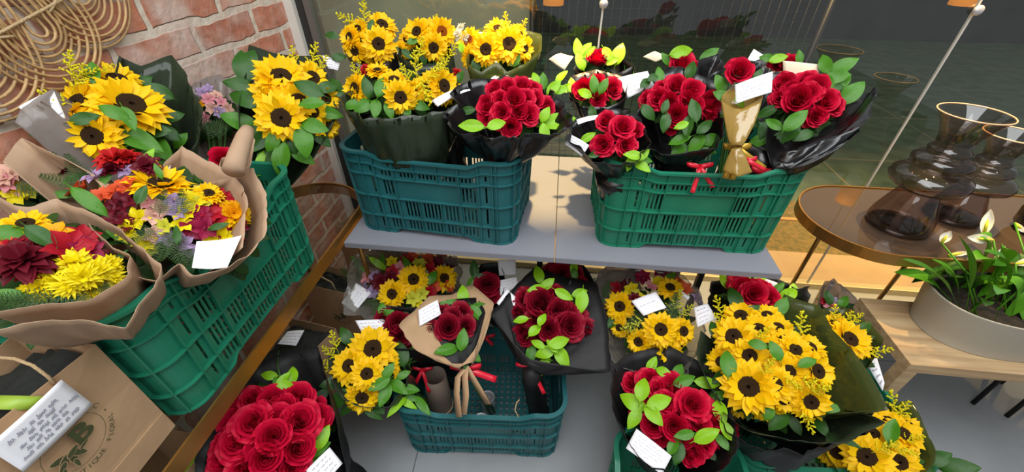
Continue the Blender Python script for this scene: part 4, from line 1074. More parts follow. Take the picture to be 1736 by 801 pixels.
b = BR('single-bloom dark rose bunch behind the kraft-wrapped roses', 826, 482, z=.46, base=(-.13, 1.03, 0), rad=40, Rc=.1, tie=.5)
b.base = b.e.location = V(-.10, 1.12, 0)
b.rose([(826, 482, 46, 0), (832, 502, 34, .01), (815, 500, 30, .02)], M_ROSE_DIM); b.leaf([(804, 457, 34, 95, 'd'), (800, 478, 30, 60, 'm'), (812, 470, 26, 20, 'd')])
b.foliage(.055, 16); b.tie = b.c.lerp(b.base, .5); b.stems(wrapped=M_BLACK, rb=.03); b.wrap([(795, 500, .0), (820, 525, -.02), (845, 520, -.01), (858, 480, .02), (845, 446, .06), (815, 448, .06)], M_BLACKM, r0=.03)
b.bow(822, 572, 34, M_RIB, k=1.52, tails=((-.4, -.5), (.4, -.4)))
card('blank grey-white card in shade just beneath the shelf edge joint', [(844, 441), (874, 441), (876, 466), (846, 468)], b, dk=.0, seed=34, nfac=.1, ink=False)
card('second white card standing behind the square one, by large red rose bunch', [(846, 476), (876, 470), (880, 484), (848, 502)], b, dk=-.02, seed=35, nfac=.1)

b = BR('large dark red rose bunch in black paper with lime leaves, middle of the floor row', 936, 535, z=.52, base=(.01, .84, .03), rad=70, Rc=.14, tie=.62)
b.rose([(915, 512, 56, -.005), (947, 525, 44, 0), (889, 506, 42, 0), (877, 532, 36, .0), (889, 567, 46, -.01), (930, 560, 44, -.01), (967, 552, 54, -.01), (994, 563, 46, 0), (941, 500, 40, .01), (963, 528, 38, 0), (905, 542, 40, 0), (868, 548, 30, .01), (980, 538, 38, .01), (950, 548, 40, 0), (910, 570, 34, .0), (985, 585, 28, .01)], M_ROSE_DIM)
b.leaf([(913, 465, 34, 95, 'l', -.0), (928, 482, 32, 40, 'l', -.02), (909, 491, 32, 190, 'l', -.03), (956, 500, 36, -30, 'l', -.03), (986, 512, 44, -100, 'l', -.03), (983, 497, 30, 20, 'l', -.02), (883, 543, 28, 190, 'l', -.035), (919, 542, 26, 70, 'l', -.035), (907, 560, 30, 50, 'l', -.04), (948, 581, 40, 20, 'l', -.04), (924, 598, 38, 200, 'l', -.04), (953, 606, 44, -60, 'l', -.045), (922, 622, 40, 240, 'l', -.05), (941, 622, 36, -30, 'm', -.05), (900, 602, 36, 260, 'm', -.03), (936, 586, 30, 120, 'l', -.035), (912, 584, 28, 150, 'l', -.03)])
b.foliage(.10, 30); T = b.pt(900, 628, .02, False); b.tie = T; b.stems(wrapped=M_BLACKM, rb=.035)
b.wrap([(832, 533, .02), (868, 580, -.02), (900, 610, -.02), (990, 625, -.0), (1034, 630, .02), (1030, 560, .04), (1012, 480, .08), (960, 470, .10), (905, 454, .09), (862, 500, .05)], M_BLACKM, tie=T, r0=.033, bulge=.1, crk=.008)
b.bow(900, 623, 50, M_RIB, dk=-.05, tails=((.45, -.9), (.2, -.1)), bw=.012)
bm = bmesh.new(); Q = [at_k(879, 708, 1.27), at_k(873, 696, 1.275), at_k(876, 683, 1.28), at_k(881, 678, 1.285)]; add_tube(bm, Q, .002, 6); obj('tie_string', bm, M_TWINE, b.e)
card('square white card on the left shoulder of the large dark red rose bunch', [(842, 514), (860, 490), (880, 510), (860, 537)], b, dk=-.03, seed=36)

b = BR('shaded rose bunch tucked under the shelf behind the large dark red one', 962, 472, z=.47, base=(.06, 1.22, 0), rad=45, Rc=.11, tie=.5)
b.rose([(950, 465, 46, 0), (984, 487, 42, 0), (968, 480, 34, .01), (935, 460, 34, .01), (975, 465, 34, .01), (995, 500, 30, .01)], M_ROSE_DIM); b.leaf([(973, 454, 26, 90, 'l', -.03), (974, 466, 24, -80, 'm', -.03)])
b.foliage(.07, 20); b.stems(wrapped=M_BLACKM, rb=.03); b.wrap([(920, 480, .0), (950, 510, -.01), (1000, 520, -.01), (1012, 490, .02), (990, 450, .06), (930, 445, .06)], M_BLACKM, r0=.03)

# tin cans and a paper roll standing in the teal floor crate
def tin(px, py, k, r, h, label):
    P = at_k(px, py, k); z0 = .026
    P.z = z0
    bm = bmesh.new(); add_lathe(bm, [(.001, .0), (r * .96, .0), (r, .004), (r, h * .62), (r * 1.03, h * .66), (r * .86, h * .84), (r * .84, h * .96), (r * .90, h), (r * .80, h * .99), (r * .78, h * .8), (r * .9, h * .6), (r * .9, .01), (.001, .006)], 36); bmesh.ops.recalc_face_normals(bm, faces=bm.faces)
    e = empty('tin_can', P, label, 'can', 'tin cans in the floor crate'); obj('can_body', bm, M_TIN, e, P)
    bm = bmesh.new(); add_tube(bm, [(r * .88 * math.cos(a * PI / 16), r * .88 * math.sin(a * PI / 16), h) for a in range(32)], .002, 6, closed=True); obj('rim', bm, M_TIN, e, P)
tin(814, 694, 1.415, .032, .085, 'silver tin can under the red-ribboned kraft roses in the floor crate')
tin(826, 658, 1.50, .028, .085, 'silver tin can behind the kraft-wrapped roses, nearer the shelf')
P = at_k(738, 640, 1.44); P.z = .026
e = empty('paper_sleeve', P, 'grey-brown paper sleeve with round rim below the kraft-wrapped roses', 'sleeve')
bm = bmesh.new(); add_lathe(bm, [(.040, 0), (.045, .05), (.044, .13), (.038, .24), (.036, .24), (.042, .13), (.043, .05), (.038, .0)], 30); bmesh.ops.recalc_face_normals(bm, faces=bm.faces); obj('sleeve_body', bm, mat('taupe_paper', srgb(120, 104, 92), rough=.5, bump=.3, bscale=20), e, P)
bm = bmesh.new(); add_tube(bm, [(.046 * math.cos(a * PI / 16), .046 * math.sin(a * PI / 16), .05) for a in range(32)], .0025, 6, closed=True); obj('rim', bm, M_KRAFT, e, P)

# ================================================================== floor, right of the middle
b = BM('paper-and-film wrapped mixed bouquet with sunflowers under the right shelf panel', 1108, 538, z=.47, base=(.42, 1.16, 0), rad=90, Rc=.17, tie=.5)
b.sun([(1051, 520, 52, 0, (-.3, .1)), (1120, 559, 60, -.02, (.1, .2)), (1158, 562, 48, 0, (.6, .2)), (1083, 580, 46, 0, (-.7, .4)), (1132, 596, 52, -.0, (.3, .5)), (1149, 622, 48, .01, (.5, .8)), (1136, 488, 44, .0, (.2, -.6)), (1050, 556, 34, .02, (-.6, .3)), (1105, 600, 40, .01, (-.1, .7))])
b.bloom([('y', 1070, 490, 28), ('g', 1078, 500, 24), ('y', 1116, 478, 24), ('m', 1090, 470, 30), ('m', 1118, 460, 30, .01), ('r', 1042, 488, 26), ('d', 1060, 482, 26), ('p', 1105, 484, 26), ('o', 1160, 490, 30), ('o', 1150, 478, 26, .01), ('v', 1184, 508, 28), ('v', 1030, 505, 24), ('p', 1018, 522, 24), ('d', 1078, 462, 24, .02), ('y', 1085, 506, 22), ('m', 1135, 468, 24, .01), ('s', 1175, 495, 24, .01)])
b.bloom([('d', 1077, 507, 26)], 'dahlia')
b.rod([(1145, 516, 50, 70), (1080, 548, 46, 200), (1160, 530, 36, 40), (1070, 560, 34, 170)], m=PET['g'])
b.fern([(1142, 522, 52, 80), (1078, 546, 50, 210), (1022, 490, 46, 130), (1020, 500, 44, 170)])
b.leaf([(1028, 500, 34, 150, 'd', 0, 1), (1026, 512, 34, 190, 'm', 0, 1), (1030, 480, 36, 120, 'd', 0, 1), (1135, 472, 28, 40, 'm', 0), (1040, 545, 36, 230, 'd', .01)])
b.foliage(.14, 48); b.stems(12)
b.wrap([(1003, 500, .02), (1014, 462, .05), (1040, 444, .08), (1075, 450, .09), (1060, 475, .05)], M_GREYW, r0=.03, closed=False, bulge=.2, crk=.012)
b.wrap([(1010, 478, .03), (1022, 560, .0), (1040, 615, -.01), (1100, 640, -.01), (1165, 635, -.01), (1195, 570, .02), (1192, 500, .05), (1150, 460, .08), (1080, 455, .09), (1030, 462, .07)], M_CLEAR, r0=.03, bulge=.3, crk=.015)
card('broad white card lying across the middle of the paper-wrapped mixed bouquet', [(1070, 511), (1112, 495), (1130, 522), (1091, 536)], b, dk=-.045, seed=41, lines=1)
card('thin white card edge behind the broad card in the paper-wrapped mixed bouquet', [(1140, 488), (1146, 486), (1170, 504), (1166, 510)], b, dk=.0, seed=42, ink=False)

b = BR('front rose bunch with big lime leaves in black paper, right of the bare floor', 1148, 700, z=.44, base=(.42, .58, .03), rad=85, Rc=.16, tie=.6)
b.rose([(1143, 724, 50, -.015), (1105, 720, 44, 0), (1174, 772, 46, 0), (1175, 684, 58, -.01), (1138, 655, 50, 0), (1100, 644, 46, 0), (1070, 648, 38, .01), (1130, 682, 44, 0), (1211, 710, 48, 0), (1235, 728, 40, .01), (1186, 718, 42, 0), (1197, 756, 38, 0), (1116, 660, 42, 0), (1155, 700, 40, .005), (1090, 665, 36, .01), (1160, 745, 34, .01), (1222, 745, 34, .02), (1085, 700, 36, .01), (1120, 745, 30, .015), (1196, 690, 38, .01)], M_ROSE)
b.leaf([(1072, 682, 48, 150, 'l', -.04), (1089, 660, 44, 80, 'l', -.045), (1118, 682, 46, 18, 'l', -.045), (1108, 704, 42, -50, 'l', -.045), (1075, 711, 40, 240, 'l', -.035), (1105, 619, 34, 60, 'l', -.0), (1126, 632, 30, -35, 'l', -.02), (1160, 646, 42, 20, 'm', -.02), (1199, 650, 42, -10, 'l', -.0), (1198, 739, 48, 25, 'l', -.045), (1221, 699, 42, -70, 'l', -.02), (1232, 729, 36, 110, 'l', -.035), (1160, 738, 36, 190, 'm', -.035), (1150, 770, 40, 250, 'd', -.03), (1142, 756, 36, 70, 'm', -.03), (1218, 672, 34, 20, 'm', .0), (1150, 630, 34, 60, 'm', 0), (1225, 750, 32, -60, 'm', -.02)])
b.foliage(.125, 44); b.stems(12)
b.wrap([(1037, 622, .04), (1036, 690, .0), (1062, 745, -.02), (1100, 790, -.03), (1165, 812, -.03), (1225, 800, -.02), (1250, 757, -.01), (1240, 690, .03), (1200, 620, .08), (1128, 586, .11), (1080, 596, .09)], M_BLACKM, r0=.04, bulge=.25, crk=.01, thick=.0008)
card('large white card on the front lower edge of the lime-leaved roses', [(1079, 727), (1139, 774), (1122, 806), (1061, 761)], b, dk=-.07, seed=43, lines=5)

b = B('biggest sunflower bunch, about twenty heads, in green film by the bench', 1305, 615, z=.56, base=(.78, .84, .03), rad=110, Rc=.19, tie=.6)
b.sun([(1269, 656, 90, -.02, (-.15, .2)), (1244, 571, 70, -.01, (-.3, -.1)), (1271, 604, 64, .0, (-.1, 0)), (1256, 536, 58, .01, (-.2, -.6)), (1286, 558, 54, .01, (0, -.5)), (1318, 556, 52, .015, (.2, -.6)), (1337, 630, 58, .0, (.2, .1)), (1313, 651, 64, -.01, (.1, .2)), (1348, 594, 56, 0, (.3, -.2)), (1385, 630, 70, -.005, (.7, .2)), (1374, 682, 66, -.005, (.3, .4)), (1301, 592, 54, .01, (0, -.2)), (1328, 677, 54, .01, (.2, .6)), (1223, 614, 50, .01, (-.7, .1)), (1298, 694, 56, .02, (.0, .9)), (1301, 536, 50, .02, (.1, -.7)), (1330, 578, 52, .01, (.2, -.3)), (1373, 590, 54, .01, (.5, -.3)), (1240, 640, 46, .02, (-.6, .3)), (1255, 690, 46, .03, (-.3, .9)), (1355, 640, 46, .015, (.4, .2))])
b.rod([(1358, 556, 54, 85), (1301, 626, 42, 60, -.03), (1375, 650, 50, -20, -.03), (1367, 710, 46, -70, -.02), (1220, 524, 44, 105), (1290, 568, 36, 40, -.02), (1386, 664, 36, 10, -.02), (1222, 545, 30, 130), (1340, 648, 36, -40, -.03)])
b.leaf([(1246, 506, 44, 110, 'd', .02), (1325, 520, 40, 60, 'm', .02), (1234, 616, 48, 85, 'm', -.04), (1315, 595, 36, 110, 'm', -.04), (1369, 615, 34, 20, 'm', -.04), (1286, 585, 32, -20, 'm', -.04), (1220, 670, 44, 190, 'd', .0), (1212, 560, 34, 110, 'd', .0), (1275, 528, 34, 40, 'd', .01), (1402, 692, 56, -8, 'm', -.01, 1), (1320, 715, 44, 220, 'd', .0), (1390, 722, 40, -70, 'd', -.01), (1304, 700, 30, 60, 'm', -.02), (1430, 745, 50, -40, 'd', .0, 1), (1220, 640, 36, 220, 'd', .0), (1215, 690, 40, 200, 'd', .02)])
b.foliage(.16, 60); b.stems(16)
b.wrap([(1188, 560, .06), (1180, 600, .03), (1200, 650, .02), (1225, 690, .02)], M_DGREENW, r0=.04, closed=False, bulge=.5, crk=.01)
b.wrap([(1225, 700, .0), (1270, 730, -.02), (1340, 748, -.03), (1430, 752, -.03), (1497, 718, -.03), (1470, 700, -.02)], M_DGREENW, r0=.04, closed=False, bulge=.3, crk=.012)
b.wrap([(1420, 702, -.02), (1506, 696, -.03), (1478, 640, -.02), (1444, 592, .0), (1412, 560, .05), (1390, 520, .09), (1330, 500, .11)], M_GREENW, r0=.04, closed=False, bulge=.12, crk=.006)
b.wrap([(1215, 690, .03), (1245, 735, .0), (1300, 760, -.01), (1380, 765, -.01), (1450, 745, .0), (1480, 700, .03), (1400, 640, .09), (1300, 600, .11), (1220, 630, .08)], M_BLACKM, tie=b.base + V(0, 0, .06), r0=.09, bulge=.3, crk=.02, name='inner_paper')
card('white scribbled card at left of the biggest sunflower bunch', [(1176, 522), (1200, 515), (1215, 541), (1182, 556)], b, dk=.02, seed=44, nfac=.2)

b = BR('shaded rose bunch in feathery black paper behind the biggest sunflower bunch', 1275, 498, z=.47, base=(.80, 1.16, .0), rad=55, Rc=.12, tie=.5)
b.rose([(1258, 488, 46, 0), (1278, 498, 46, -.01), (1304, 505, 42, 0), (1290, 488, 34, .01), (1270, 508, 34, .0), (1245, 480, 30, .01)])
b.leaf([(1230, 478, 30, 120, 'l', 0), (1262, 478, 26, 30, 'l', 0), (1335, 500, 36, 200, 'l', 0), (1345, 494, 30, 80, 'l', -.01), (1330, 518, 34, 250, 'm', -.02), (1320, 488, 26, 40, 'm', .0), (1288, 474, 26, 20, 'l', .01)])
b.foliage(.08, 24); b.stems(wrapped=M_BLACKM, rb=.03)
b.wrap([(1200, 520, .02), (1240, 530, -.01), (1310, 532, -.01), (1340, 525, .0), (1368, 540, .0), (1377, 486, .03), (1352, 490, .05), (1290, 462, .08), (1240, 462, .07), (1206, 476, .05)], M_BLACKM, r0=.03, bulge=.2, crk=.02, sub=10)
card('pale card strip tucked under the shelf right corner behind shaded roses', [(1288, 470), (1318, 480), (1316, 488), (1286, 478)], b, dk=.03, seed=45, ink=False, nfac=.2)

b = B('sunflower bunch with olive film beside the wooden bench corner', 1430, 575, z=.46, base=(.98, .86, .03), rad=60, Rc=.13, tie=.55)
b.sun([(1440, 576, 70, -.01, (.6, -.1)), (1394, 560, 50, 0, (-.2, -.5)), (1415, 550, 44, .01, (.2, -.7)), (1420, 600, 44, .01, (.1, .3)), (1462, 590, 40, .01, (.9, .2))])
b.rod([(1434, 546, 40, 60), (1484, 598, 46, 10), (1450, 542, 30, 40), (1415, 535, 36, 85)]); b.leaf([(1408, 590, 34, 170, 'm', -.04), (1465, 556, 30, 40, 'd'), (1400, 575, 34, 80, 'd', -.01)])
b.foliage(.08, 24); b.stems()
b.wrap([(1385, 600, .0), (1420, 625, -.0), (1470, 625, .0), (1498, 575, .03), (1470, 545, .06), (1430, 520, .08), (1390, 525, .07)], M_GREENW, r0=.03, bulge=.2)
card('white rounded card hanging below the sunflowers at the bench corner', [(1463, 608), (1487, 608), (1500, 650), (1496, 664)], b, dk=.02, seed=46, nfac=.1)

b = BM('small kraft and film wrapped mixed posy by the bench end, mostly hidden', 1418, 520, z=.42, base=(1.05, 1.20, 0), rad=50, Rc=.12, tie=.5)
b.bloom([('p', 1408, 520, 20), ('r', 1418, 526, 20), ('w', 1426, 518, 18), ('r', 1400, 512, 18), ('v', 1412, 510, 18), ('o', 1434, 530, 18)])
b.leaf([(1405, 505, 26, 100, 'd'), (1430, 512, 26, 60, 'm')]); b.foliage(.06, 18); b.stems()
b.wrap([(1390, 530, .0), (1415, 545, -.01), (1450, 545, -.01), (1470, 535, .02), (1452, 505, .04), (1425, 482, .06), (1398, 476, .06)], M_GREYW, r0=.02, bulge=.2)
b.wrap([(1398, 520, .03), (1402, 482, .05), (1414, 472, .06), (1426, 490, .05), (1424, 520, .04)], M_KRAFT2, r0=.02, closed=False, bulge=.1)

b = B('sunflower bunch at the very bottom right with goldenrod', 1478, 752, z=.36, base=(1.03, .70, .03), rad=75, Rc=.14, tie=.5)
b.sun([(1469, 775, 76, -.02, (0, .2)), (1420, 768, 60, -.0, (-.4, .1)), (1479, 736, 56, 0, (.1, -.3)), (1532, 737, 60, .0, (.6, -.1)), (1524, 784, 66, .0, (.4, .3)), (1470, 712, 48, .01, (-.1, -.8)), (1540, 722, 46, .01, (.7, -.4)), (1440, 740, 46, .01, (-.4, -.4)), (1505, 715, 48, .01, (.2, -.7)), (1490, 800, 50, .0, (0, .6)), (1540, 770, 44, .01, (.8, .2))])
b.rod([(1518, 692, 54, 100), (1530, 700, 44, 60), (1438, 748, 40, 160, -.03), (1500, 760, 44, 20, -.03), (1530, 765, 36, -20, -.03), (1545, 745, 36, 10)])
b.leaf([(1512, 731, 46, 80, 'm', -.04), (1590, 778, 46, 20, 'd', .0), (1625, 793, 56, -5, 'd', .0), (1560, 790, 44, -30, 'd', .0), (1400, 775, 40, 200, 'd', 0), (1570, 770, 44, 60, 'd', .03)])
b.foliage(.11, 40); b.stems(12)
b.wrap([(1395, 760, .02), (1420, 800, .0), (1480, 820, -.01), (1560, 815, -.0), (1590, 770, .02), (1572, 735, .05), (1545, 680, .08), (1450, 690, .06)], M_GREENW, r0=.03, bulge=.2)

b = BR('big bottom-left mass of bright red roses in black paper', 448, 735, z=.54, base=(-.48, .46, 0), rad=110, Rc=.19, tie=.55)
b.rose([(462, 678, 54, 0), (427, 676, 46, 0), (506, 674, 58, 0), (509, 714, 70, -.02), (540, 710, 54, 0), (427, 716, 64, -.02), (470, 712, 58, -.01), (400, 750, 66, -.01), (463, 740, 60, -.02), (506, 760, 60, -.02), (450, 778, 62, -.02), (377, 784, 58, 0), (499, 792, 56, -.01), (412, 796, 58, -.01), (396, 716, 54, .01), (440, 756, 48, -.01), (482, 690, 48, .0), (446, 700, 46, 0), (530, 738, 48, .01), (376, 758, 46, .01), (450, 812, 56, 0), (535, 690, 40, .02), (405, 690, 44, .01), (480, 815, 50, .0), (350, 795, 44, .02), (415, 770, 44, 0)])
b.leaf([(361, 709, 38, 85, 'l', .03), (389, 701, 46, 45, 'l', .02), (456, 637, 28, 175, 'l', -.0), (480, 644, 30, 60, 'l', -.01), (483, 653, 28, 0, 'l', -.02), (496, 636, 32, 100, 'l', -.01), (546, 743, 44, 65, 'l', -.01), (352, 761, 36, 70, 'l', .02), (336, 786, 46, 50, 'l', .02), (354, 737, 40, 60, 'm', .03), (312, 792, 44, 50, 'l', .03), (538, 762, 44, 40, 'm', -.0), (528, 785, 36, 60, 'm', 0), (335, 758, 36, 40, 'm', .04), (345, 740, 34, 100, 'l', .03), (470, 650, 26, 120, 'm', 0), (545, 690, 30, 100, 'm', .02)])
b.foliage(.16, 50); b.stems(14); b.sleeve(.06, M_BLACKM)
b.wrap([(372, 700, .05), (330, 780, .03), (330, 850, .02), (450, 880, -.02), (590, 850, -.01), (587, 801, .0), (566, 700, .02), (538, 590, .09), (480, 600, .11), (420, 625, .10)], M_BLACKM, r0=.04, bulge=.15, crk=.008)
bm = bmesh.new(); add_tube(bm, [b.pt(478, 650, -.01), b.pt(470, 620, .02), b.pt(472, 596, .04)], .0022, 6); obj('leaf_stalk', bm, M_STEM, b.e)
card('white card at bottom centre-left, leaning on the bottom-left red rose mass', [(518, 799), (559, 759), (581, 786), (548, 824)], b, dk=-.05, seed=47)

# ================================================================== left crate bouquets
CL = ZT + .026
b = B('upper-left sunflower bunch in green film against the rattan and brick', 190, 190, k=.90, base=(-.96, .72, CL), rad=80, Rc=.15, tie=.5)
b.sun([(222, 178, 108, -.02, (.35, -.55)), (132, 176, 92, -.0, (-.75, -.2)), (158, 231, 82, -.04, (-.3, .25)), (198, 135, 76, .03, (.1, -.95)), (165, 168, 70, .01, (-.3, -.5)), (122, 200, 60, .01, (-.9, .1)), (185, 150, 60, .03, (-.1, -.8))])
b.rod([(120, 112, 50, 95), (132, 135, 56, 70), (98, 168, 46, 165), (145, 128, 40, 40), (178, 118, 30, 40, .03)])
b.leaf([(92, 226, 62, 190, 'd', .0), (143, 201, 42, 20, 'd', -.05), (192, 190, 44, 160, 'm', -.06), (218, 201, 44, -60, 'm', -.06), (237, 238, 72, -20, 'm', -.04), (262, 222, 50, 10, 'd', -.02), (268, 154, 46, 160, 'd', .0), (157, 124, 44, 95, 'm', .0), (200, 243, 46, 200, 'm', -.03), (270, 250, 54, -50, 'm', -.02), (290, 198, 42, 30, 'd', -.01), (306, 238, 34, 60, 'm', -.0), (130, 248, 46, 230, 'd', -.0), (110, 240, 50, 200, 'd', .01), (245, 260, 50, -30, 'm', -.02), (222, 262, 48, 240, 'd', -.02), (285, 225, 44, -20, 'd', -.01), (240, 140, 40, 40, 'd', .03), (260, 180, 40, 10, 'd', .0)])
b.foliage(.11, 44); b.stems(12)
b.wrap([(200, 128, .07), (205, 95, .09), (240, 112, .08), (291, 93, .05), (330, 150, .02), (345, 190, .0), (330, 250, -.01), (290, 290, -.02)], M_DGREENW, r0=.04, closed=False, bulge=.2, crk=.014)
b.wrap([(22, 210, .0), (40, 180, .02), (88, 152, .04), (120, 200, .05), (80, 245, .01)], M_GREYW, r0=.04, closed=False, bulge=.2, crk=.01)
card('white handwritten card at far left in front of the rattan decoration', [(31, 182), (91, 153), (112, 200), (76, 224)], b, dk=-.03, seed=51, lines=4)

b = BM('pale mixed bunch in brown mesh and film between the two left sunflower bunches', 358, 185, k=1.10, base=(-.94, .80, CL), rad=50, Rc=.12, tie=.5)
b.bloom([('p', 352, 168, 24), ('s', 366, 160, 22), ('v', 342, 155, 22), ('p', 376, 172, 22), ('s', 358, 184, 22), ('p', 346, 200, 22), ('v', 372, 190, 22), ('a', 338, 178, 18), ('s', 386, 184, 20), ('v', 352, 150, 18)])
b.fern([(375, 215, 50, 30), (355, 215, 50, 150), (390, 200, 40, 20)]); b.foliage(.07, 24, m=M_GOLD if False else None); b.stems()
b.wrap([(318, 250, .0), (350, 275, -.02), (395, 255, -.01), (408, 205, .02), (398, 155, .05), (372, 125, .06), (330, 140, .04), (318, 190, .02)], M_GREYW, r0=.03, bulge=.2, crk=.015)

b = B('leafy sunflower bunch at the far end of the left green crate, by window frame', 490, 168, k=1.10, base=(-.86, .82, CL), rad=85, Rc=.16, tie=.55)
b.sun([(477, 131, 88, .0, (0, -.5)), (477, 200, 84, -.02, (0, .2)), (506, 174, 80, -.0, (.3, .1)), (450, 156, 66, .0, (-.7, 0)), (530, 132, 62, .02, (.6, -.4)), (552, 168, 50, .01, (.8, .1)), (553, 215, 48, .01, (.8, .5)), (530, 190, 56, .0, (.5, .3)), (455, 170, 50, .0, (-.5, .2))])
b.rod([(532, 96, 46, 80), (498, 98, 36, 100), (545, 110, 36, 60)])
b.leaf([(413, 112, 60, 100, 'd', .0), (403, 143, 46, 175, 'd'), (414, 168, 54, 160, 'd', .0), (407, 207, 60, 170, 'm', .0), (523, 150, 52, 160, 'd', -.05), (528, 176, 44, 190, 'm', -.05), (556, 148, 40, 20, 'd', -.02), (533, 214, 46, -15, 'm', -.04), (515, 240, 56, -80, 'm', -.05), (477, 270, 60, 260, 'm', -.07), (512, 264, 46, -30, 'm', -.04), (558, 192, 46, -10, 'm', -.01), (425, 100, 40, 70, 'd', .02), (440, 240, 50, 230, 'd', -.01), (450, 265, 46, 250, 'd', -.02), (430, 225, 46, 200, 'd', .0), (462, 240, 40, 240, 'm', -.04), (490, 242, 44, -60, 'd', -.02), (452, 288, 40, 215, 'm', -.03, 1), (440, 275, 44, 250, 'l', -.02, 1), (545, 235, 40, -40, 'd', 0)])
b.foliage(.12, 54); b.stems(14)
b.wrap([(408, 190, .02), (412, 130, .05), (423, 76, .09), (470, 92, .10), (530, 95, .09), (560, 130, .05), (575, 190, .03)], M_DGREENW, r0=.04, closed=False, bulge=.2, crk=.01)

b = BR('single red rose in kraft paper roll behind the big kraft bouquet', 376, 268, k=.92, base=(-.90, .66, CL), rad=40, Rc=.1, tie=.5)
b.rose([(376, 268, 44, 0, (-.2, -.2))]); b.stems(4, .008)
b.wrap([(376, 268, -.04), (372, 285, -.05), (390, 296, -.06), (424, 280, -.05), (433, 238, -.02), (420, 217, .0), (404, 232, .0), (398, 262, -.03)], M_KRAFT2, r0=.02, bulge=.1, crk=.006)

b = BM('big kraft bouquet of sunflowers and jewel-coloured blooms on the left crate', 280, 350, z=1.10, base=(-.87, .62, CL), rad=120, Rc=.2, tie=.45)
b.sun([(272, 312, 92, .015, (.05, -1.5)), (354, 328, 46, .0, (.3, -.8)), (398, 364, 56, -.0, (.9, 0))])
b.bloom([('o', 122, 320, 40), ('o', 138, 315, 36), ('o', 185, 325, 38), ('o', 210, 314, 42), ('o', 170, 330, 34), ('v', 159, 295, 42, -.01), ('v', 214, 288, 34, .0), ('d', 206, 343, 44), ('d', 222, 338, 36), ('d', 197, 367, 40), ('d', 212, 378, 36), ('d', 104, 290, 36), ('y', 231, 370, 42), ('y', 326, 340, 42), ('g', 338, 345, 32), ('y', 308, 378, 36), ('y', 371, 404, 44, -.01), ('y', 380, 396, 34), ('y', 245, 411, 36), ('y', 212, 394, 40), ('p', 260, 352, 32), ('s', 262, 366, 34), ('s', 250, 340, 32), ('s', 272, 356, 30), ('v', 293, 342, 34), ('v', 308, 412, 36), ('v', 286, 402, 36), ('v', 300, 360, 30), ('v', 318, 424, 32), ('m', 335, 374, 38), ('m', 350, 388, 40, -.01), ('r', 357, 360, 38), ('r', 380, 344, 44), ('r', 372, 334, 36), ('m', 398, 398, 42), ('m', 322, 392, 40), ('m', 355, 402, 34), ('g', 276, 384, 32), ('s', 262, 398, 34), ('d', 188, 350, 36), ('m', 342, 362, 32), ('r', 366, 372, 32), ('y', 316, 360, 30), ('g', 256, 422, 26), ('m', 405, 386, 32)])
b.bloom([('c', 195, 270, 62), ('c', 215, 268, 46), ('d', 248, 281, 46), ('d', 190, 288, 40), ('a', 396, 362, 50)], 'dahlia')
b.leaf([(152, 342, 70, -35, 'm', -.02, 1), (130, 300, 40, 30, 'm', .0, 1), (240, 330, 36, 70, 'd', -.02), (180, 300, 40, 60, 'm', 0, 1), (105, 330, 44, 190, 'm', 0, 1), (370, 384, 34, 20, 'd', -.02, 1), (200, 400, 44, -30, 'm', 0, 1), (268, 290, 30, 120, 'm', .0, 1), (250, 268, 40, 60, 'l', .0, 1), (300, 398, 36, 90, 'd', -.01, 1)])
b.fern([(270, 430, 60, 240), (300, 430, 60, -60), (275, 345, 50, 80), (130, 290, 60, 120), (110, 310, 60, 170), (322, 440, 50, -80), (240, 400, 50, 220), (310, 345, 50, 95), (285, 415, 60, 250)])
b.foliage(.16, 80, leaf=.045); b.stems(14)
b.wrap([(262, 300, .02), (284, 272, .03), (308, 247, .04), (352, 272, .02), (398, 293, .0), (430, 285, -.02), (452, 330, -.03), (453, 392, -.04), (426, 432, -.05), (386, 458, -.05), (329, 463, -.05), (302, 450, -.04), (266, 478, -.04), (235, 470, -.03)], M_KRAFT2, r0=.05, closed=False, bulge=.25, crk=.008, sub=10, thick=.0009)
b.wrap([(270, 305, .03), (290, 278, .045), (314, 252, .055), (356, 276, .035)], M_CARD, r0=.05, closed=False, bulge=.1, crk=.003, name='inner_paper')
b.wrap([(330, 318, .015), (368, 306, .01), (398, 300, .0), (416, 320, -.01), (418, 370, -.02), (412, 420, -.03)], M_KRAFT2, r0=.05, closed=False, bulge=.15, crk=.008, name='inner_paper')
b.wrap([(6, 275, -.0), (25, 245, .02), (38, 234, .03), (90, 262, .02), (150, 290, .02), (180, 330, .03)], M_KRAFT2, r0=.05, closed=False, bulge=.15, crk=.006, sub=10)
bm = bmesh.new(); P0, P1, P2, P3 = b.pt(396, 290, -.06, False), b.pt(404, 262, -.05, False), b.pt(415, 232, -.04, False), b.pt(420, 219, -.035, False)
add_tube(bm, [P0, P1, P2, P3], [.020, .018, .016, .012], 16, cap=True); obj('paper_roll', bm, M_KRAFT2, b.e)
card('bent white card on the lower front rim of the big kraft bouquet', [(332, 408), (409, 398), (386, 455), (326, 456)], b, dk=-.07, seed=52, curl=-.01, lines=3)

b = BM('pale blush and yellow posy at the left photo edge above the lower kraft bouquet', 34, 302, k=.78, base=(-.98, .56, CL), rad=50, Rc=.13, tie=.5)
b.bloom([('s', 14, 292, 38), ('s', 30, 300, 38), ('p', 10, 310, 34), ('s', 24, 316, 34), ('p', 40, 305, 30), ('y', 22, 330, 38), ('y', 38, 322, 34), ('g', 48, 325, 28), ('s', 4, 300, 34), ('p', 50, 296, 26)])
b.fern([(70, 300, 60, 30), (60, 320, 60, 0), (90, 315, 60, 20), (50, 280, 50, 80), (75, 285, 60, 60)]); b.foliage(.10, 34); b.stems()

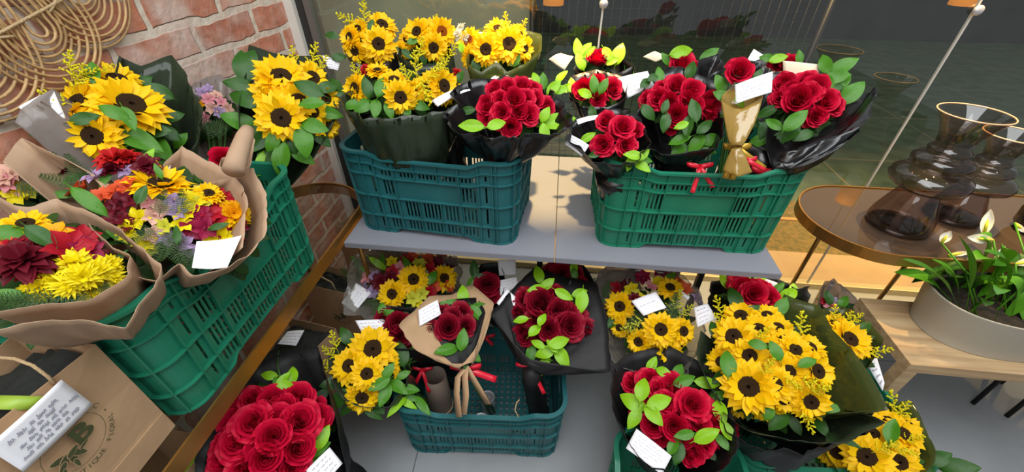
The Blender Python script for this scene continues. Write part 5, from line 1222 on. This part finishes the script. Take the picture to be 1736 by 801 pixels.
b = BM('lower-left kraft bouquet with dark red dahlia and bright yellow blooms', 95, 445, z=1.10, base=(-.88, .50, CL), rad=110, Rc=.2, tie=.45)
b.sun([(44, 380, 64, .01, (-.2, -.6))])
b.bloom([('y', 127, 445, 56, -.01), ('y', 160, 460, 56, -.01), ('y', 184, 470, 50, 0), ('y', 120, 482, 54, -.01), ('y', 68, 488, 54, 0), ('y', 153, 492, 50, 0), ('y', 95, 480, 46, 0), ('y', 186, 450, 44, 0), ('y', 140, 470, 50, -.02), ('y', 50, 492, 40, 0)], 'mum')
b.bloom([('d', 38, 440, 96, -.01), ('r', 60, 455, 60, .0), ('r', 22, 425, 60, .0), ('r', 52, 420, 56, .0)], 'dahlia')
b.bloom([('r', 122, 420, 72, -.01), ('m', 102, 436, 64, 0), ('r', 140, 402, 52, .01), ('m', 146, 425, 52, 0), ('a', 92, 392, 44, .0), ('d', 160, 432, 44, .01), ('o', 8, 410, 34, 0), ('r', 84, 445, 44, 0), ('d', 112, 405, 44, .01)])
b.leaf([(16, 395, 50, 20, 'm', 0), (12, 500, 60, 15, 'm', -.01, 1), (70, 402, 56, -30, 'd', -.02), (20, 515, 60, 0, 'd', 0, 1), (200, 440, 40, 60, 'd', .01, 1)])
b.fern([(60, 512, 70, 190), (130, 508, 70, -20), (30, 510, 70, 180), (180, 490, 50, -20)]); b.foliage(.115, 60, leaf=.042); b.stems(12)
b.wrap([(-30, 320, .06), (20, 345, .05), (60, 350, .05), (97, 337, .05), (140, 355, .03), (180, 372, .02), (228, 412, -.01), (276, 448, -.03), (250, 496, -.05), (211, 553, -.07), (150, 545, -.08), (60, 545, -.09), (-20, 560, -.09)], M_KRAFT2, r0=.05, closed=False, bulge=.3, crk=.008, sub=10, thick=.0009)
b.wrap([(150, 380, .03), (182, 414, .01), (220, 436, -.01), (210, 474, -.03), (145, 507, -.05), (60, 520, -.06), (-20, 530, -.07)], M_KRAFT2, r0=.05, closed=False, bulge=.15, crk=.006, name='inner_paper')

# ================================================================== kraft gift bags
def text_mesh(body, size, bold=0.0):
    cu = bpy.data.curves.new('txt', 'FONT'); cu.body = body; cu.size = size; cu.align_x = 'CENTER'; cu.align_y = 'CENTER'; cu.extrude = .0001; cu.offset = bold
    o = bpy.data.objects.new('txt', cu); COL.objects.link(o)
    dg = bpy.context.evaluated_depsgraph_get(); dg.update()
    me = bpy.data.meshes.new_from_object(o.evaluated_get(dg)); bpy.data.objects.remove(o); bpy.data.curves.remove(cu); return me
def add_mesh(bm, me, M):
    vs = [bm.verts.new(M @ v.co) for v in me.vertices]
    for p in me.polygons:
        try: bm.faces.new([vs[k] for k in p.vertices])
        except ValueError: pass
def logo(parent, C, X, Y, Rg, mirror=1):
    """ring lettering, inner ring line, big B and a rose drawing, printed on the panel at C"""
    Z = X.cross(Y)
    base = Matrix((X, Y, Z)).transposed().to_4x4(); base.translation = C + Z * .0006
    bm = bmesh.new()
    ring_ = [(ch, -137 + 8.8 * i, 1) for i, ch in enumerate('BOUTIQUE FLORAL')] + [('\u2022', 3, 1), ('\u2022', -145, 1)] + [(ch, 66 + 6 * 9 - 9 * i - 42, -1) for i, ch in enumerate('BOTANIC')]
    for ch, deg, sg in ring_:
        if ch == ' ': continue
        a = rad(deg)
        if ch not in _cache: _cache[ch] = text_mesh(ch, 1)
        M = base @ Matrix.Translation((Rg * math.cos(a), Rg * math.sin(a), 0)) @ Matrix.Rotation(a + PI / 2 * sg, 4, 'Z') @ Matrix.Diagonal((Rg * .22, Rg * .22, .2, 1))
        add_mesh(bm, _cache[ch], M)
    obj('ring_lettering', bm, M_PRINT, parent)
    bm = bmesh.new(); ring = []
    rows = [[base @ V(r * math.cos(2 * PI * k / 64), r * math.sin(2 * PI * k / 64), 0) for k in range(65)] for r in (Rg * .80, Rg * .815)]
    add_grid(bm, rows); 
    if 'B0' not in _cache: _cache['B0'] = text_mesh('B', 1, .03)
    add_mesh(bm, _cache['B0'], base @ Matrix.Translation((Rg * .26, Rg * .08, 0)) @ Matrix.Diagonal((Rg * .95, Rg * .82, .2, 1)))
    # rose sketch: overlapping petals and leaf fronds in solid print
    bk = bmesh.new()
    for qi, (px_, py_, L, W, an) in enumerate(((-.30, -.08, .42, .20, 150), (-.22, -.22, .40, .22, 200), (-.05, -.30, .44, .2, 250), (.10, -.34, .40, .16, 300), (-.38, -.30, .34, .14, 215), (.02, -.12, .36, .16, 20), (.28, -.22, .3, .08, 15), (-.12, -.5, .3, .1, 265), (-.45, -.42, .26, .09, 235))):
        a = rad(an)
        for sc_, hh, bb in ((1.12, .0003, bk), (1.0, .0006, bm)):
            pts = []
            for j in range(16):
                t = j / 16 * 2 * PI; x = L * .5 * math.cos(t) * sc_; y = W * .5 * math.sin(t) * (1 - .3 * math.cos(t)) * (1.25 if sc_ > 1 else 1)
                pts.append(bb.verts.new(base @ V(Rg * (px_ - .20 + x * math.cos(a) - y * math.sin(a)), Rg * (py_ + .05 + x * math.sin(a) + y * math.cos(a)), hh + .0007 * qi)))
            bb.faces.new(pts)
    lg = obj('logo', bm, M_PRINT, parent); obj('logo_outline', bk, M_KRAFT, parent)
def gift_bag(x0, x1, y0, y1, z0, h, label, rot=0, inner=M_TISSUE, handles=True, front=True):
    e = empty('gift_bag', ((x0 + x1) / 2, (y0 + y1) / 2, z0), label, 'bag')
    c = V((x0 + x1) / 2, (y0 + y1) / 2, z0); W, D = (x1 - x0) / 2, (y1 - y0) / 2
    rm = Matrix.Rotation(rad(rot), 3, 'Z')
    def P(x, y, z): return c + rm @ V(x, y, z)
    bm = bmesh.new()
    lay = []
    for z, g in ((0, .0), (h * .22, .004), (h * .6, .012), (h, .018)):
        ring = [(-W, -D), (0, -D - .002), (W, -D), (W - g, 0), (W, D), (0, D + .002), (-W, D), (-W + g, 0)]
        lay.append([bm.verts.new(P(x, y, z)) for x, y in ring])
    for A, Bq in zip(lay, lay[1:]):
        for k in range(8): bm.faces.new((A[k], A[(k + 1) % 8], Bq[(k + 1) % 8], Bq[k]))
    bm.faces.new(lay[0][::-1]); bmesh.ops.recalc_face_normals(bm, faces=bm.faces); bmesh.ops.solidify(bm, geom=bm.faces[:], thickness=.0012)
    obj('paper_body', mesh_from(bm, 'bag', False), M_KRAFT, e)
    if inner:
        bm = bmesh.new(); rows = []
        for i in range(13):
            rows.append([P((i / 12 * 2 - 1) * (W - .022), (j / 8 * 2 - 1) * (D - .006), h * .90 + .03 * noise.noise(V(i * .6, j * .6, x0 * 9))) for j in range(9)])
        add_grid(bm, rows); obj('black_tissue', bm, inner, e)
    return e, P, W, D
# bag standing on the glass table in front of the left crate; its printed side faces the shop
e, P, W, D = gift_bag(-.890, -.733, .02, .345, ZT, .262, 'kraft gift bag with printed logo standing on the left glass table')
def onx(px, py, X): d = ray(px, py); return CAM + d * (X / d.x)
C0 = onx(126, 752, -.7315)
n0 = V(1, 0, 0)
logo(e, C0 + n0 * .001, V(0, 1, 0), V(0, 0, 1), .056)
for sx in (0,):
    pts = [V(-.75 + .004, .22 - .05 * 0, ZT + .262)]
hp = [at_k(96, 652, .70), at_k(70, 628, .70), at_k(40, 610, .71), at_k(-5, 606, .72), at_k(-40, 640, .72)]
hp = [at_z(x, y, ZT + zz) for x, y, zz in ((97, 655, .250), (80, 638, .275), (55, 620, .292), (25, 609, .300), (-10, 606, .300), (-50, 625, .285), (-80, 665, .25))]
bm = bmesh.new(); add_tube(bm, hp, .0025, 8); obj('handle', bm, M_TWINE, e)
bm = bmesh.new(); rb = [at_z(x, y, ZT + zz) for x, y, zz in ((66, 684, .250), (48, 684, .258), (20, 683, .270), (-30, 682, .268), (-80, 682, .255))]
add_ribbon(bm, rb, .022, V(.3, 1, .1).normalized()); solid(bm, .0006); tag(obj('ribbon', bm, M_RIBL, e), 'lime green ribbon')
qd = [(104, 644), (158, 686), (40, 801), (-24, 760)]
def onx(px, py, X): d = ray(px, py); return CAM + d * (X / d.x)
cs = [onx(px, py, -.726) for px, py in qd]
cen = sum(cs, V(0, 0, 0)) / 4
bm = bmesh.new(); add_grid(bm, [[cs[0].lerp(cs[1], i / 8).lerp(cs[3].lerp(cs[2], i / 8), j / 10) - cen + V(.002 * math.sin(PI * j / 10), 0, 0) for i in range(9)] for j in range(11)]); solid(bm, .0006)
o = tag(obj('message_card', bm, M_CARD, None, cen), 'long white handwritten card fixed on the kraft bag with the logo', 'card')
bm = bmesh.new(); rnd = random.Random(3)
wd = (cs[1] - cs[0]).normalized()
for q in range(5):
    u = .24 + .13 * q; v = rnd.uniform(.06, .35); v1 = rnd.uniform(.6, .92)
    while v < v1:
        L = rnd.uniform(.05, .14); pts = []
        for i in range(int(L * 170)):
            vv = v + L * i / (L * 170); uu = u + .045 * math.sin(i * 1.7) + rnd.uniform(-.02, .02)
            pts.append(cs[0].lerp(cs[1], uu).lerp(cs[3].lerp(cs[2], uu), 1 - vv) - cen + V(.0036, 0, 0))
        if len(pts) > 1: stroke(bm, pts, .0010, V(1, 0, 0))
        v += L + .03
obj('handwriting', bm, M_INK, o, cen)
bm = bmesh.new(); tube_box(bm, -.7335, -.7315, .022, .343, ZT, ZT + .05); obj('bottom_fold', mesh_from(bm, 'f', False), M_KRAFT, e)
# bags on the floor beside the brick wall
e, P, W, D = gift_bag(-1.0, -.78, .70, .93, 0, .33, 'open kraft bag with black lining on the floor under the glass table', rot=-8)
bm = bmesh.new(); add_tube(bm, [P(.02, -D, .325), P(.02, -D - .01, .37), P(.05, -D + .01, .395), P(.085, -D - .006, .37), P(.085, -D, .325)], .003, 8); obj('handle', bm, M_TWINE, e)
card('white note card hooked on the handle of the open kraft floor bag', [(487, 562), (516, 560), (502, 587), (470, 584)], None, k=1.44, seed=61)
def floor_bag(c, w, d, h, rot, lab, lg):
    e, P, W, D = gift_bag(c[0] - w / 2, c[0] + w / 2, c[1] - d / 2, c[1] + d / 2, 0, h, lab, rot=rot)
    a = rad(rot); X = V(math.cos(a), math.sin(a), 0)
    logo(e, P(lg[0], -D - .0035, lg[1]), X, V(0, 0, 1), .045)
    for yy in (-D + .002,):
        bm = bmesh.new(); add_tube(bm, [P(-.05, yy, h - .01), P(-.045, yy - .004, h + .05), P(0, yy - .008, h + .075), P(.045, yy - .004, h + .05), P(.05, yy, h - .01)], .003, 8); obj('handle', bm, M_TWINE, e)
floor_bag((-.86, 1.13), .26, .12, .37, -10, 'kraft floor bag with dark logo, nearest behind the open bag', (.03, .22))
floor_bag((-.80, 1.42), .30, .14, .45, -12, 'rearmost kraft floor bag with dark logo near the window corner', (.0, .30))

gift_bag(-1.03, -.80, .18, .42, 0, .50, 'kraft bag under the glass table, seen through glass below the logo bag', inner=None)

# ================================================================== light
def area(name, loc, target, size, power, col=(1, 1, 1), sy=None):
    l = bpy.data.lights.new(name, 'AREA'); l.energy = power; l.color = col; l.size = size
    if sy: l.shape = 'RECTANGLE'; l.size_y = sy
    o = bpy.data.objects.new(name, l); o.location = loc; link(o)
    o.rotation_euler = (V(*target) - V(*loc)).to_track_quat('-Z', 'Y').to_euler()
def spot(name, loc, target, power, ang, col, blend=.4, r=.03):
    l = bpy.data.lights.new(name, 'SPOT'); l.energy = power; l.color = col; l.spot_size = rad(ang); l.spot_blend = blend; l.shadow_soft_size = r
    o = bpy.data.objects.new(name, l); o.location = loc; link(o)
    o.rotation_euler = (V(*target) - V(*loc)).to_track_quat('-Z', 'Y').to_euler()
area('ceiling_lamp', (.5, .3, 2.9), (.25, .75, .5), 2.2, 58, (.97, .99, 1.0), 1.6)
area('ceiling_lamp', (-.6, -.9, 2.7), (-.5, .8, .7), 1.6, 26, (.97, .99, 1.0))
WARM = (1, .66, .26)
spot('window_spotlight', (-.08, 1.58, 2.75), (-.04, 1.58, 1.0), 480, 27, WARM, .6)
spot('window_spotlight', (1.35, 1.60, 2.75), (1.40, 1.85, 0), 420, 46, WARM, .6)
spot('window_spotlight', (2.3, 1.4, 2.75), (1.9, 1.3, .4), 60, 44, (1, .78, .5), .6)
spot('added_outdoor_spot', (1.45, 2.25, 2.9), (1.45, 2.0, 0), 330, 60, WARM, .7)  # added lamp, brightens the ground strip just outside the glass
spot('added_outdoor_spot', (2.9, 2.25, 2.9), (2.9, 2.0, 0), 200, 60, WARM, .7)  # second added lamp, carries that warm ground light further right
spot('added_outdoor_spot', (-.55, 2.3, 2.9), (-.5, 2.5, 0), 120, 80, (1, .86, .6), .8)  # added lamp, lifts the olive wall and gives it a warm glow
w = bpy.data.worlds.new('world'); SC.world = w; w.use_nodes = True
w.node_tree.nodes['Background'].inputs[0].default_value = (.9, .95, 1, 1); w.node_tree.nodes['Background'].inputs[1].default_value = .34
SC.view_settings.view_transform = 'Standard'; SC.view_settings.look = 'None'; SC.view_settings.exposure = .2; SC.view_settings.gamma = 1; SC.view_settings.use_curve_mapping = False
SC.cycles.transparent_max_bounces = 24; SC.cycles.max_bounces = 8
